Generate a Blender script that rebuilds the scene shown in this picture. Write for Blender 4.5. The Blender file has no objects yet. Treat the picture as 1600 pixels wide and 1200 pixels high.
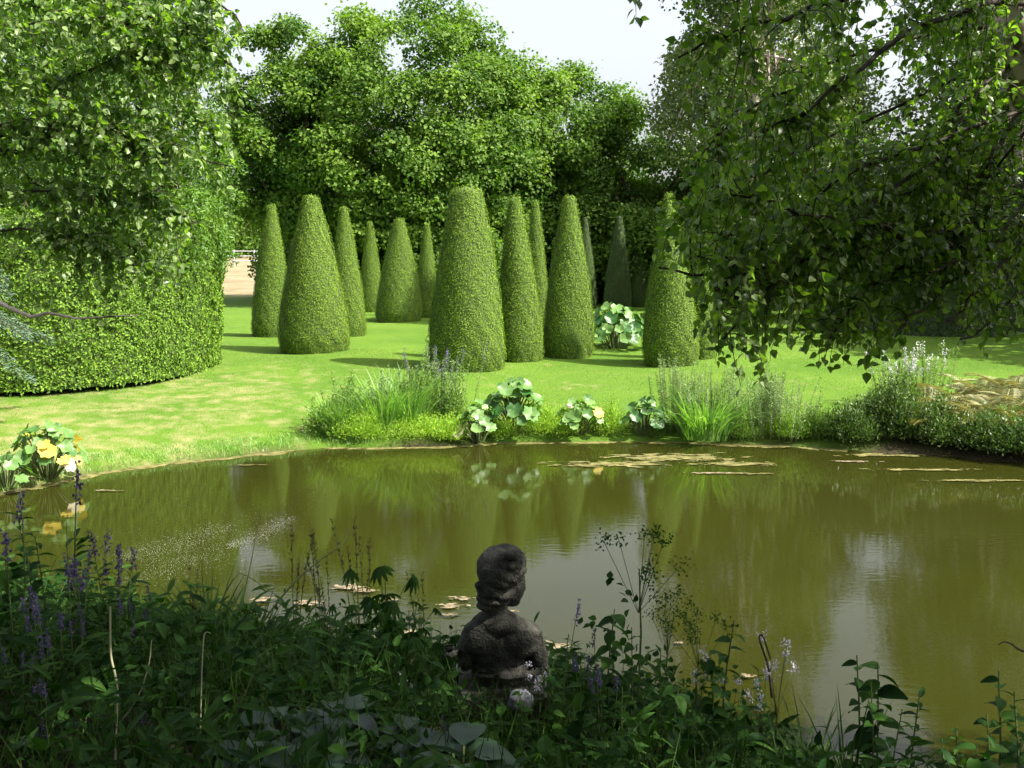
import bpy, bmesh, math, random
import numpy as np
from mathutils import Vector, Matrix, noise as mnoise
R = math.radians
rng = np.random.default_rng(7)
random.seed(7)
SC = bpy.context.scene
COL = SC.collection
# ------------------------------------------------------------------ camera, light, exposure
F = 1570.0; PITCH = R(8.0); CAMZ = 3.2
cp, sp = math.cos(PITCH), math.sin(PITCH)
cd = bpy.data.cameras.new('camera'); cam = bpy.data.objects.new('camera', cd); COL.objects.link(cam)
cam.location = (0, 0, CAMZ); cam.rotation_euler = (R(90) - PITCH, 0, 0)
cd.sensor_width = 36; cd.lens = 36 * F / 1600; cd.clip_start = .05; cd.clip_end = 5000
SC.camera = cam
SUN_EL, SUN_AZ = 51.0, 109.0            # azimuth clockwise from +Y
wd = bpy.data.worlds.new("World"); SC.world = wd; wd.use_nodes = True
wn = wd.node_tree; bg = wn.nodes['Background']
sky = wn.nodes.new('ShaderNodeTexSky'); sky.sky_type = 'NISHITA'; sky.sun_disc = False
sky.sun_elevation = R(SUN_EL); sky.sun_rotation = R(SUN_AZ); sky.dust_density = 5.0; sky.air_density = 1.0
hs = wn.nodes.new('ShaderNodeHueSaturation'); hs.inputs['Saturation'].default_value = .38; hs.inputs['Value'].default_value = 1.28; wn.links.new(sky.outputs[0], hs.inputs['Color']); wn.links.new(hs.outputs[0], bg.inputs[0]); bg.inputs[1].default_value = .10
sl = bpy.data.lights.new('sun', 'SUN'); sl.energy = 5.0; sl.angle = R(.5); sl.color = (1, .95, .84)
so = bpy.data.objects.new('sun', sl); COL.objects.link(so)
sdir = Vector((math.sin(R(SUN_AZ)) * math.cos(R(SUN_EL)), math.cos(R(SUN_AZ)) * math.cos(R(SUN_EL)), math.sin(R(SUN_EL))))
so.rotation_euler = sdir.to_track_quat('Z', 'Y').to_euler(); so.location = sdir * 60
SC.view_settings.view_transform = 'Standard'; SC.view_settings.look = 'None'
SC.view_settings.gamma = 1; SC.view_settings.use_curve_mapping = False
SC.view_settings.exposure = 1.42
SC.cycles.max_bounces = 7; SC.cycles.transparent_max_bounces = 4
SC.cycles.diffuse_bounces = 4; SC.cycles.glossy_bounces = 3; SC.cycles.transmission_bounces = 4
SC.cycles.use_denoising = True
# ------------------------------------------------------------------ projection helpers
def ray(x, y):
    u, v = (x - 800) / F, (600 - y) / F
    return np.array([u, cp + v * sp, -sp + v * cp])
def PX(x, y, Y):
    d = ray(x, y); return np.array([0, 0, CAMZ]) + d * (Y / d[1])
def GZ(x, y, z):
    d = ray(x, y); return np.array([0, 0, CAMZ]) + d * ((z - CAMZ) / d[2])
def project(P):
    P = np.asarray(P, float); q = P - np.array([0, 0, CAMZ])
    dep = q[..., 1] * cp - q[..., 2] * sp; up = q[..., 1] * sp + q[..., 2] * cp
    dep = np.where(dep < .05, .05, dep)
    return 800 + F * q[..., 0] / dep, 600 - F * up / dep, dep
# ------------------------------------------------------------------ terrain shape
far_px = [(-60, 800), (0, 778), (60, 762), (140, 745), (220, 730), (300, 721), (400, 711), (500, 700), (600, 700), (720, 697),
          (800, 692), (900, 692), (1000, 690), (1090, 693), (1180, 697), (1250, 698), (1330, 706), (1480, 716), (1600, 727), (1700, 745)]
near = [(1900, 5.6), (1700, 5.0), (1600, 5.0), (1500, 5.1), (1400, 5.3), (1300, 5.6), (1200, 5.9), (1100, 6.2), (950, 6.6), (800, 6.9), (650, 7.1),
        (450, 7.3), (300, 7.7), (150, 8.2), (0, 9.0), (-120, 10.2)]
poly = [GZ(x, y, 0)[:2] for x, y in far_px] + [np.array([12.5, 10.5]), np.array([10.5, 7.4])]
poly += [np.array([(x - 800) / F * (Y * cp + CAMZ * sp), Y]) for x, Y in near]
poly = np.array(poly)
def smooth_poly(P, n=4):
    out = []
    m = len(P)
    for i in range(m):
        p0, p1, p2, p3 = P[i - 1], P[i], P[(i + 1) % m], P[(i + 2) % m]
        for k in range(n):
            t = k / n
            out.append(.5 * ((2 * p1) + (-p0 + p2) * t + (2 * p0 - 5 * p1 + 4 * p2 - p3) * t * t + (-p0 + 3 * p1 - 3 * p2 + p3) * t ** 3))
    return np.array(out)
pond = smooth_poly(poly)
pond += rng.normal(0, .03, pond.shape)
def pond_dist(x, y):
    x = np.asarray(x, float).ravel(); y = np.asarray(y, float).ravel()
    best = np.full(x.shape, 1e9); inside = np.zeros(x.shape, bool)
    m = len(pond)
    for i in range(m):
        ax, ay = pond[i]; bx, by = pond[(i + 1) % m]
        dx, dy = bx - ax, by - ay
        t = np.clip(((x - ax) * dx + (y - ay) * dy) / (dx * dx + dy * dy + 1e-12), 0, 1)
        best = np.minimum(best, (x - ax - t * dx) ** 2 + (y - ay - t * dy) ** 2)
        c = ((ay > y) != (by > y))
        with np.errstate(divide='ignore', invalid='ignore'):
            xx = (bx - ax) * (y - ay) / (by - ay) + ax
        inside ^= c & (x < xx)
    d = np.sqrt(best)
    return np.where(inside, -d, d)
def vnoise(x, y, s=1.0, seed=0.0):
    x = np.asarray(x) / s; y = np.asarray(y) / s
    return (np.sin(x * 1.7 + seed) * np.cos(y * 1.3 - seed * 2) + .6 * np.sin(x * 3.1 - y * 2.3 + seed * 3) + .4 * np.cos(x * 5.3 + y * 4.7 + seed)) / 2
def H(x, y, d=None):
    x = np.asarray(x, float); y = np.asarray(y, float)
    if d is None: d = pond_dist(x, y).reshape(x.shape)
    dd = np.clip(d, 0, None)
    farh = .07 * (1 - np.exp(-dd / .12)) + .56 * (1 - np.exp(-dd / 3.0)) + .05 * vnoise(x, y, 2.5, 1) * np.clip(dd / 3, 0, 1)
    nearh = .07 * (1 - np.exp(-dd / .12)) + 1.5 * (1 - np.exp(-(dd * .42) ** 1.25)) + .05 * vnoise(x, y, .9, 2) * np.clip(dd / 2, 0, 1)
    w = np.clip((y - 8.0) / 4.0, 0, 1); w = w * w * (3 - 2 * w)
    h = nearh * (1 - w) + farh * w
    return np.where(d < 0, np.maximum(-.9, d * .8), h)
def Hs(x, y): return float(H(np.array([x]), np.array([y]))[0])
# ------------------------------------------------------------------ mesh helpers
def mesh_from(name, chunks, smooth=False):
    V = []; loops = []; sizes = []; tint = []; off = 0
    for v, f, t in chunks:
        if len(v) == 0: continue
        v = np.asarray(v, np.float32).reshape(-1, 3); f = np.asarray(f, np.int64)
        V.append(v); loops.append((f + off).ravel()); sizes.append(np.full(len(f), f.shape[1]))
        tint.append(np.full(len(f), t) if np.isscalar(t) else np.asarray(t)); off += len(v)
    V = np.concatenate(V); loops = np.concatenate(loops).astype(np.int32); sizes = np.concatenate(sizes); tint = np.concatenate(tint).astype(np.float32)
    me = bpy.data.meshes.new(name)
    me.vertices.add(len(V)); me.vertices.foreach_set('co', V.ravel())
    me.loops.add(len(loops)); me.loops.foreach_set('vertex_index', loops)
    me.polygons.add(len(sizes))
    st = np.concatenate([[0], np.cumsum(sizes)[:-1]]).astype(np.int32)
    me.polygons.foreach_set('loop_start', st)
    me.polygons.foreach_set('use_smooth', np.full(len(sizes), smooth))
    at = me.attributes.new('tint', 'FLOAT', 'FACE'); at.data.foreach_set('value', tint)
    me.update(calc_edges=True); me.validate()
    return me
def link(name, me, mat, parent=None, loc=None, **props):
    o = bpy.data.objects.new(name, me); COL.objects.link(o)
    if mat is not None and len(me.materials) == 0: me.materials.append(mat)
    if parent is not None: o.parent = parent
    if loc is not None: o.location = loc
    for k, v in props.items(): o[k] = v
    return o
def mk(name, chunks, mat, parent=None, smooth=False, loc=None, **props):
    return link(name, mesh_from(name, chunks, smooth), mat, parent, loc, **props)
def thing(name, label, cat, loc=(0, 0, 0), rotz=0, group=None, scale=1.0):
    o = bpy.data.objects.new(name, None); COL.objects.link(o)
    o.location = loc; o.rotation_euler = (0, 0, rotz); o.scale = (scale,) * 3
    o.empty_display_size = .1
    o['label'] = label; o['category'] = cat
    if group: o['group'] = group
    return o
def dup(root, loc, rotz, scale, label=None, group=None):
    r = root.copy(); COL.objects.link(r); r.location = loc; r.rotation_euler = (0, 0, rotz); r.scale = (scale,) * 3 if np.isscalar(scale) else scale
    if label: r['label'] = label
    if group: r['group'] = group
    for ch in list(root.children):
        c = ch.copy(); COL.objects.link(c); c.parent = r
        for g in ch.children:
            e = g.copy(); COL.objects.link(e); e.parent = c
    return r
def unit(a): return a / (np.linalg.norm(a, axis=-1, keepdims=True) + 1e-9)
def rsph(n): return unit(rng.normal(size=(n, 3)))
DIAM = (np.array([(0, 0, 0), (.42, .5, .07), (1, 0, -.1), (.42, -.5, .07)]), np.array([[0, 1, 2, 3]]))
OVATE = (np.array([(0, 0, 0), (.2, .44, .05), (.5, .42, .06), (1, 0, -.14), (.5, -.42, .06), (.2, -.44, .05), (.4, 0, -.03)]),
         np.array([[0, 1, 6], [1, 2, 6], [2, 3, 6], [3, 4, 6], [4, 5, 6], [5, 0, 6]]))
STAR = (np.array([(0, 0, 0), (.15, .5, .05), (.45, .3, 0), (.62, .5, .02), (1, 0, -.1), (.62, -.5, .02), (.45, -.3, 0), (.15, -.5, .05)]),
        np.array([[0, 1, 2, 7], [0, 2, 6, 7], [2, 3, 4, 6], [4, 5, 6, 6]])[:3])
def gridleaf(nu, prof, bend, fold=.1, wav=0.0):
    T = []; Fc = []
    for i in range(nu + 1):
        t = i / nu; w = prof(t); a = bend * t
        x = math.sin(a) / bend if abs(bend) > 1e-3 else t; z = -(1 - math.cos(a)) / bend if abs(bend) > 1e-3 else 0
        k = wav * math.sin(t * 14)
        T += [(x, w, z + k, fold * w), (x, 0, z, 0), (x, -w, z - k, fold * w)]
    for i in range(nu):
        b = i * 3
        Fc += [(b, b + 1, b + 4, b + 3), (b + 1, b + 2, b + 5, b + 4)]
    return np.array(T), np.array(Fc)
def bladep(t): return .5 * min(1, .5 + t * 3) * (1 - t ** 3) + .01
BLADES = [gridleaf(5, bladep, b, .3) for b in (.35, .8, 1.3, 1.9)]
SHORTB = (np.array([(0, .5, 0), (0, -.5, 0), (.6, -.35, -.1), (.6, .35, -.1), (1, 0, -.3)]), np.array([[0, 1, 2], [0, 2, 3], [3, 2, 4]]))
BIGOV = gridleaf(6, lambda t: .5 * math.sin(math.pi * min(1, t * .92 + .05) ** .75) + .012, .7, .28)
HOSTA = gridleaf(7, lambda t: .5 * math.sin(math.pi * (min(1, t) ** .7)) + .01, 1.0, .35, .012)
LANCE = gridleaf(4, lambda t: .5 * math.sin(math.pi * (t * .95 + .03)) + .01, .6, .2)
def roundleaf(n=14, lobes=7, amp=.1, cup=.22, notch=.35):
    T = [(0, 0, 0)]; Fc = []
    for r in (.5, 1.0):
        for k in range(n):
            a = 2 * math.pi * k / n + math.pi
            rr = r * (1 + amp * (math.cos(a * lobes)) * r)
            dd = min(abs(a - math.pi), abs(a - 3 * math.pi))
            if k == 0: rr *= (1 - notch)
            T.append((rr * math.cos(a) * .5, rr * math.sin(a) * .5, cup * (r ** 2) * .35 + .06 * r * math.sin(a * 3 + r)))
    T = np.array(T); c = [(0, 1 + k, 1 + (k + 1) % n) for k in range(n)]
    q = []
    for k in range(n):
        a, b = 1 + k, 1 + (k + 1) % n; q += [(a, a + n, b + n), (a, b + n, b)]
    return T, np.array(c + q)
def leaves(P, A, N, L, W, tmpl, tint):
    T, Fc = tmpl; P = np.asarray(P); n = len(P)
    if n == 0: return (np.zeros((0, 3)), Fc[:0], np.zeros(0))
    A = unit(np.asarray(A)); S = unit(np.cross(A, N)); N2 = np.cross(S, A)
    L = np.broadcast_to(L, (n,)); W = np.broadcast_to(W, (n,))
    E = T[:, 3] if T.shape[1] > 3 else np.zeros(len(T))
    v = P[:, None] + W[:, None, None] * E[None, :, None] * N2[:, None] + L[:, None, None] * (T[None, :, 0, None] * A[:, None] + T[None, :, 2, None] * N2[:, None]) + W[:, None, None] * T[None, :, 1, None] * S[:, None]
    f = (np.arange(n)[:, None, None] * len(T) + Fc[None]).reshape(-1, Fc.shape[1])
    t = np.repeat(np.broadcast_to(tint, (n,)), len(Fc))
    return (v.reshape(-1, 3), f, t)
def tube(pts, rad, sides=6, tint=.5):
    pts = np.asarray(pts, float); n = len(pts); rad = np.broadcast_to(rad, (n,))
    tg = unit(np.gradient(pts, axis=0)); ref = np.array([0, 0, 1.]) if abs(tg[0][2]) < .9 else np.array([1., 0, 0])
    a = unit(np.cross(tg, ref)); b = np.cross(tg, a)
    th = np.linspace(0, 2 * math.pi, sides, endpoint=False)
    v = pts[:, None] + rad[:, None, None] * (np.cos(th)[None, :, None] * a[:, None] + np.sin(th)[None, :, None] * b[:, None])
    f = []
    for i in range(n - 1):
        for k in range(sides):
            k2 = (k + 1) % sides
            f.append((i * sides + k, i * sides + k2, (i + 1) * sides + k2, (i + 1) * sides + k))
    return (v.reshape(-1, 3), np.array(f), tint)
def curve_pts(ctrl, n):
    c = np.asarray(ctrl, float); m = len(c); out = []
    ext = np.vstack([2 * c[0] - c[1], c, 2 * c[-1] - c[-2]])
    for s in np.linspace(0, m - 1 - 1e-6, n):
        i = int(s); t = s - i; p0, p1, p2, p3 = ext[i], ext[i + 1], ext[i + 2], ext[i + 3]
        out.append(.5 * ((2 * p1) + (-p0 + p2) * t + (2 * p0 - 5 * p1 + 4 * p2 - p3) * t * t + (-p0 + 3 * p1 - 3 * p2 + p3) * t ** 3))
    return np.array(out)
# ------------------------------------------------------------------ materials
def new_mat(name):
    m = bpy.data.materials.new(name); m.use_nodes = True
    return m, m.node_tree, m.node_tree.nodes, m.node_tree.links
def leafmat(name, c0, c1, rough=.5, trans=.3, tcol=None, spec=.4, noise=0.0):
    m, nt, N, Lk = new_mat(name); b = N['Principled BSDF']; out = N['Material Output']
    at = N.new('ShaderNodeAttribute'); at.attribute_name = 'tint'
    mx = N.new('ShaderNodeMix'); mx.data_type = 'RGBA'; mx.inputs[6].default_value = (*c0, 1); mx.inputs[7].default_value = (*c1, 1)
    Lk.new(at.outputs['Fac'], mx.inputs[0]); Lk.new(mx.outputs[2], b.inputs['Base Color'])
    b.inputs['Roughness'].default_value = rough; b.inputs['Specular IOR Level'].default_value = spec
    if trans > 0:
        tr = N.new('ShaderNodeBsdfTranslucent'); ms = N.new('ShaderNodeMixShader'); ms.inputs[0].default_value = trans
        hs = N.new('ShaderNodeMix'); hs.data_type = 'RGBA'; hs.blend_type = 'MULTIPLY'; hs.inputs[0].default_value = 1
        hs.inputs[7].default_value = (*(tcol or (1.6, 1.9, .5)), 1)
        hs.clamp_result = False
        Lk.new(mx.outputs[2], hs.inputs[6]); Lk.new(hs.outputs[2], tr.inputs[0])
        Lk.new(b.outputs[0], ms.inputs[1]); Lk.new(tr.outputs[0], ms.inputs[2]); Lk.new(ms.outputs[0], out.inputs[0])
    return m
def solidmat(name, c0, c1, scale=8, rough=.8, bump=.3, bscale=None, spec=.3, detail=5, lo=.35, hi=.65):
    m, nt, N, Lk = new_mat(name); b = N['Principled BSDF']
    tc = N.new('ShaderNodeTexCoord'); nz = N.new('ShaderNodeTexNoise'); nz.inputs['Scale'].default_value = scale; nz.inputs['Detail'].default_value = detail
    Lk.new(tc.outputs['Object'], nz.inputs['Vector'])
    cr = N.new('ShaderNodeValToRGB'); cr.color_ramp.elements[0].position = lo; cr.color_ramp.elements[1].position = hi
    cr.color_ramp.elements[0].color = (*c0, 1); cr.color_ramp.elements[1].color = (*c1, 1)
    Lk.new(nz.outputs[0], cr.inputs[0]); Lk.new(cr.outputs[0], b.inputs['Base Color'])
    n2 = N.new('ShaderNodeTexNoise'); n2.inputs['Scale'].default_value = bscale or scale * 3; n2.inputs['Detail'].default_value = 6
    Lk.new(tc.outputs['Object'], n2.inputs['Vector'])
    bp = N.new('ShaderNodeBump'); bp.inputs['Strength'].default_value = bump; bp.inputs['Distance'].default_value = .02
    Lk.new(n2.outputs[0], bp.inputs['Height']); Lk.new(bp.outputs[0], b.inputs['Normal'])
    b.inputs['Roughness'].default_value = rough; b.inputs['Specular IOR Level'].default_value = spec
    return m
M = {}
M['yew'] = leafmat('yew_sprigs', (.06, .12, .010), (.21, .32, .025), .6, .08, None, .2)
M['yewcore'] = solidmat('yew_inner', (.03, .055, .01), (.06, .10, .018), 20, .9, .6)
M['hedge'] = leafmat('hedge_leaf', (.045, .105, .010), (.18, .30, .028), .6, .15, None, .2)
M['maple'] = leafmat('maple_leaf', (.035, .09, .013), (.16, .25, .036), .6, .34, None, .2)
M['birch'] = leafmat('birch_leaf', (.05, .105, .022), (.23, .31, .10), .4, .38, (1.7, 2.3, .3), .4)
M['birchfar'] = leafmat('far_birch_leaf', (.05, .085, .025), (.15, .19, .06), .4, .3)
M['dark'] = leafmat('dark_needle_and_shade', (.012, .026, .01), (.035, .06, .018), .5, .12)  # dark needles of the yew tree; also painted shade on back cones and hedges
M['spruce'] = leafmat('blue_needles', (.05, .095, .06), (.13, .20, .14), .5, .1)
M['conifer'] = leafmat('cypress_spray', (.04, .10, .011), (.13, .24, .028), .5, .25)
M['barkdark'] = solidmat('dark_bark', (.03, .022, .015), (.09, .07, .05), 12, .9, .8)
M['twig'] = solidmat('twig_bark', (.02, .014, .01), (.05, .035, .025), 30, .8, .3)
M['birchbark'] = solidmat('birch_bark', (.10, .07, .055), (.52, .43, .38), 9, .7, .4, lo=.42, hi=.52)
M['bright'] = leafmat('bright_waterside_leaf', (.13, .25, .02), (.36, .50, .06), .5, .35)
M['mid'] = leafmat('mid_green_leaf', (.05, .12, .02), (.20, .30, .06), .45, .3)
M['grey'] = leafmat('grey_green_leaf', (.08, .14, .05), (.24, .32, .14), .5, .25)
M['reed'] = leafmat('reed_blade', (.08, .19, .04), (.24, .40, .10), .4, .3)
M['shrub'] = leafmat('shrub_leaf', (.025, .06, .012), (.13, .2, .05), .4, .2)
M['bigleaf'] = leafmat('broad_waterside_leaf', (.03, .10, .018), (.16, .28, .075), .42, .25)
M['yellowleaf'] = leafmat('yellowed_leaf', (.55, .42, .05), (.70, .55, .12), .5, .3, (1.2, 1.1, .5))
M['paleleaf'] = leafmat('bleached_leaf', (.5, .42, .28), (.62, .58, .42), .6, .2, (1, 1, 1))
M['fern'] = leafmat('bracken_frond', (.09, .12, .03), (.24, .22, .08), .6, .25, (1.3, 1.2, .7))
M['fg'] = leafmat('shaded_leaf', (.007, .030, .005), (.042, .105, .014), .6, .25, None, .1)  # deep shade of the near bank is put into this leaf colour
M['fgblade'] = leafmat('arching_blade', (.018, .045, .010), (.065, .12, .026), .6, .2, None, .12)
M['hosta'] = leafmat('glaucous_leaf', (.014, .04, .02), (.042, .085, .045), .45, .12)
M['stem'] = leafmat('green_stem', (.06, .09, .03), (.16, .2, .07), .6, 0)
M['palestem'] = leafmat('dry_pale_stem', (.16, .17, .08), (.28, .27, .16), .6, 0)
M['purple'] = leafmat('violet_petal', (.06, .045, .13), (.16, .12, .27), .5, .3, (1.2, 1.1, 1.3))
M['white'] = leafmat('white_petal', (.6, .6, .55), (.8, .78, .76), .5, .25, (1, 1, 1))
M['lilac'] = leafmat('pale_lilac_petal', (.5, .45, .6), (.75, .72, .8), .5, .25, (1, 1, 1))
M['seed'] = leafmat('seed_pod', (.05, .05, .02), (.13, .11, .05), .6, .1)
M['lawnblade'] = leafmat('lawn_blade', (.05, .13, .010), (.17, .22, .04), .5, .3)
def stone_mat():
    m = solidmat('weathered_stone', (.020, .020, .017), (.056, .054, .046), 22, .85, .7, 90)
    return m
M['stone'] = stone_mat()
M['rock'] = solidmat('grey_rock', (.06, .066, .075), (.17, .18, .19), 6, .85, .6)
M['algae'] = solidmat('algae_scum', (.06, .06, .018), (.17, .155, .06), 7, .9, .5, 40, .1)
M['algaepink'] = solidmat('dry_scum', (.10, .08, .045), (.26, .21, .14), 9, .9, .5, 40, .1)
M['scatter'] = solidmat('glint_specks', (.4, .4, .38), (.55, .55, .52), 30, .9, 0)  # pale colour of the painted ripple glint
M['fencewood'] = solidmat('weathered_fence', (.3, .3, .3), (.5, .5, .5), 8, .8, .3)
# ground material
def ground_mat():
    m, nt, N, Lk = new_mat('ground_cover'); b = N['Principled BSDF']
    tc = N.new('ShaderNodeTexCoord')
    def nz(scale, detail=4, sx=1):
        n = N.new('ShaderNodeTexNoise'); n.inputs['Scale'].default_value = scale; n.inputs['Detail'].default_value = detail
        Lk.new(tc.outputs['Object'], n.inputs['Vector']); return n
    def mix(f, a, bb):
        x = N.new('ShaderNodeMix'); x.data_type = 'RGBA'
        for s, v in ((0, f), (6, a), (7, bb)):
            if isinstance(v, (tuple, float)): x.inputs[s].default_value = v if isinstance(v, float) else (*v, 1)
            else: Lk.new(v, x.inputs[s])
        return x.outputs[2]
    def ramp(v, lo, hi):
        r = N.new('ShaderNodeMapRange'); r.inputs[1].default_value = lo; r.inputs[2].default_value = hi; Lk.new(v, r.inputs[0]); return r.outputs[0]
    big, med, fine, blade = nz(.55, 5), nz(3.2, 5), nz(30, 4), nz(140, 3)
    g = mix(ramp(big.outputs[0], .35, .65), (.070, .145, .012), (.105, .185, .018))
    g = mix(ramp(fine.outputs[0], .3, .72), mix(.25, g, (.04, .09, .012)), g)
    dry = N.new('ShaderNodeAttribute'); dry.attribute_name = 'dry'
    ad = N.new('ShaderNodeMath'); ad.operation = 'ADD'; Lk.new(dry.outputs['Fac'], ad.inputs[0]); Lk.new(ramp(med.outputs[0], .35, .75), ad.inputs[1])
    g = mix(ramp(ad.outputs[0], .72, 1.65), g, (.24, .22, .095))
    fd = N.new('ShaderNodeAttribute'); fd.attribute_name = 'field'
    g = mix(fd.outputs['Fac'], g, mix(ramp(big.outputs[0], .4, .6), (.17, .14, .08), (.25, .20, .12)))
    so = N.new('ShaderNodeAttribute'); so.attribute_name = 'soil'
    g = mix(so.outputs['Fac'], g, mix(ramp(fine.outputs[0], .3, .7), (.018, .013, .008), (.05, .037, .022)))
    Lk.new(g, b.inputs['Base Color']); b.inputs['Roughness'].default_value = .9; b.inputs['Specular IOR Level'].default_value = .15
    bp = N.new('ShaderNodeBump'); bp.inputs['Strength'].default_value = .7; bp.inputs['Distance'].default_value = .03
    Lk.new(fine.outputs[0], bp.inputs['Height'])
    bp2 = N.new('ShaderNodeBump'); bp2.inputs['Strength'].default_value = .6; bp2.inputs['Distance'].default_value = .02
    Lk.new(blade.outputs[0], bp2.inputs['Height']); Lk.new(bp.outputs[0], bp2.inputs['Normal']); Lk.new(bp2.outputs[0], b.inputs['Normal'])
    return m
def water_mat():
    m, nt, N, Lk = new_mat('pond_water'); b = N['Principled BSDF']
    tc = N.new('ShaderNodeTexCoord')
    def nz(scale, sy, detail, rot=0):
        mp = N.new('ShaderNodeMapping'); mp.inputs['Scale'].default_value = (1, sy, 1); mp.inputs['Rotation'].default_value = (0, 0, rot)
        Lk.new(tc.outputs['Object'], mp.inputs[0])
        n = N.new('ShaderNodeTexNoise'); n.inputs['Scale'].default_value = scale; n.inputs['Detail'].default_value = detail; Lk.new(mp.outputs[0], n.inputs['Vector']); return n
    c = nz(.35, 1.4, 3)
    mx = N.new('ShaderNodeMix'); mx.data_type = 'RGBA'; mx.inputs[6].default_value = (.016, .017, .0028, 1); mx.inputs[7].default_value = (.024, .027, .004, 1)
    Lk.new(c.outputs[0], mx.inputs[0]); Lk.new(mx.outputs[2], b.inputs['Base Color'])
    b.inputs['Roughness'].default_value = .012; b.inputs['IOR'].default_value = 1.333; b.inputs['Specular IOR Level'].default_value = .5
    r1, r2 = nz(5.5, 2.8, 1.2, R(8)), nz(26, 2.2, 2, R(-14)); mask = nz(.45, 1.0, 2)
    bp = N.new('ShaderNodeBump'); bp.inputs['Distance'].default_value = .0008; Lk.new(r1.outputs[0], bp.inputs['Height'])
    mr = N.new('ShaderNodeMapRange'); mr.inputs[1].default_value = .35; mr.inputs[2].default_value = .65; mr.inputs[3].default_value = .35; mr.inputs[4].default_value = 1.0
    Lk.new(mask.outputs[0], mr.inputs[0]); Lk.new(mr.outputs[0], bp.inputs['Strength'])
    bp2 = N.new('ShaderNodeBump'); bp2.inputs['Distance'].default_value = .00022; Lk.new(r2.outputs[0], bp2.inputs['Height']); Lk.new(mr.outputs[0], bp2.inputs['Strength'])
    Lk.new(bp.outputs[0], bp2.inputs['Normal']); Lk.new(bp2.outputs[0], b.inputs['Normal'])
    return m
# ------------------------------------------------------------------ ground and water
def axis(n, lin, tot):
    t = np.linspace(-1, 1, n); k = 6.2
    s = np.sinh(k * t) / math.sinh(k)
    return s * (tot - lin) + t * lin
xs = axis(200, 24, 1600)
ty = np.linspace(0, 1, 260); ys = -12 + ty * 62 + (np.sinh(8 * ty) / math.sinh(8)) * 1900
GX, GY = np.meshgrid(xs, ys)
D = pond_dist(GX, GY).reshape(GX.shape)
HZ = H(GX, GY, D)
farw = np.clip((GY - 60) / 60, 0, 1); HZ = HZ + farw * .8
nx, ny = len(xs), len(ys)
idx = np.arange(nx * ny).reshape(ny, nx)
Fq = np.stack([idx[:-1, :-1], idx[:-1, 1:], idx[1:, 1:], idx[1:, :-1]], -1).reshape(-1, 4)
gm = mesh_from('ground', [(np.stack([GX, GY, HZ], -1).reshape(-1, 3), Fq, .5)], True)
def vattr(me, nm, v):
    a = me.attributes.new(nm, 'FLOAT', 'POINT'); a.data.foreach_set('value', v.astype(np.float32).ravel())
def sm(a, lo, hi):
    t = np.clip((a - lo) / (hi - lo), 0, 1); return t * t * (3 - 2 * t)
dry = .12 * np.ones_like(GX) + .5 * sm(-GX, 1.5, 5.5) * (GY > 9) * (1 - sm(D, 3.5, 8)) + .25 * np.exp(-((GX - 1.5) / 1.6) ** 2 - ((GY - 19.2) / .6) ** 2)
dry += .5 * sm(-GX, 5.8, 7.5) * sm(2.5 - D, 0, 2.5) * (GY > 9)
vattr(gm, 'dry', dry)
vattr(gm, 'field', sm(GY, 46, 52) * (GX < 10))
soil = np.maximum(sm(8.6 - GY, 0, 1.2), (D < .04) * 1.0)
soil = np.maximum(soil, sm(GX, 5, 6.5) * sm(1.9 - D, 0, .8) * (GY > 8))
vattr(gm, 'soil', soil)
link('ground', gm, ground_mat(), kind='structure', label='sunlit mown lawn sloping down to the pond, dry in patches')
wx = np.linspace(-16, 16, 3); wy = np.linspace(3.2, 20, 3)
WV = [(x, y, 0) for y in wy for x in wx]
mk('pond_water', [(WV, [(0, 1, 4, 3), (1, 2, 5, 4), (3, 4, 7, 6), (4, 5, 8, 7)], .5)], water_mat(), kind='structure', label='murky olive green pond water with ripples')
# lawn blades on the visible lawn
def scatter_lawn(n, x0, x1, y0, y1, cond):
    x = rng.uniform(x0, x1, n); y = rng.uniform(y0, y1, n); d = pond_dist(x, y); k = cond(x, y, d) & (d > .03)
    x, y, d = x[k], y[k], d[k]; return x, y, d, H(x, y, d)
x, y, d, z = scatter_lawn(170000, -10, 12, 11, 27, lambda x, y, d: (d < 9) & (np.abs(x) < y * .56))
n = len(x); A = unit(rsph(n) * .8 + [0, 0, 1]); dd = .3 + .45 * ((x < -1.5) & (d < 4)) * rng.random(n)
mk('lawn_grass', [leaves(np.stack([x, y, z - .004], -1), A, rsph(n), rng.uniform(.015, .034, n), .007, (np.array([(0, .5, 0), (0, -.5, 0), (1, 0, -.2)]), np.array([[0, 1, 2]])), np.clip(rng.random(n) * .5 + dd - .25, 0, 1))],
   M['lawnblade'], kind='stuff', label='short mown lawn grass between the pond and the clipped cones')
# rough grass along the left bank's edge
x, y, d, z = scatter_lawn(60000, -9, -2.2, 11, 17, lambda x, y, d: (d < .55))
k = rng.random(len(x)) < (.35 + .5 * (vnoise(x, y, .35, 3) > .05)); x, y, d, z = x[k], y[k], d[k], z[k]; n = len(x)
A = unit(rsph(n) * .55 + [0, 0, 1])
mk('bank_grass', [leaves(np.stack([x, y, z], -1), A, rsph(n), rng.uniform(.05, .13, n) * (1 - d * .8), .008, BLADES[1][0:2] and SHORTB, rng.random(n))],
   M['reed'], kind='stuff', label='tufty unmown grass fringing the left edge of the pond')
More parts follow.
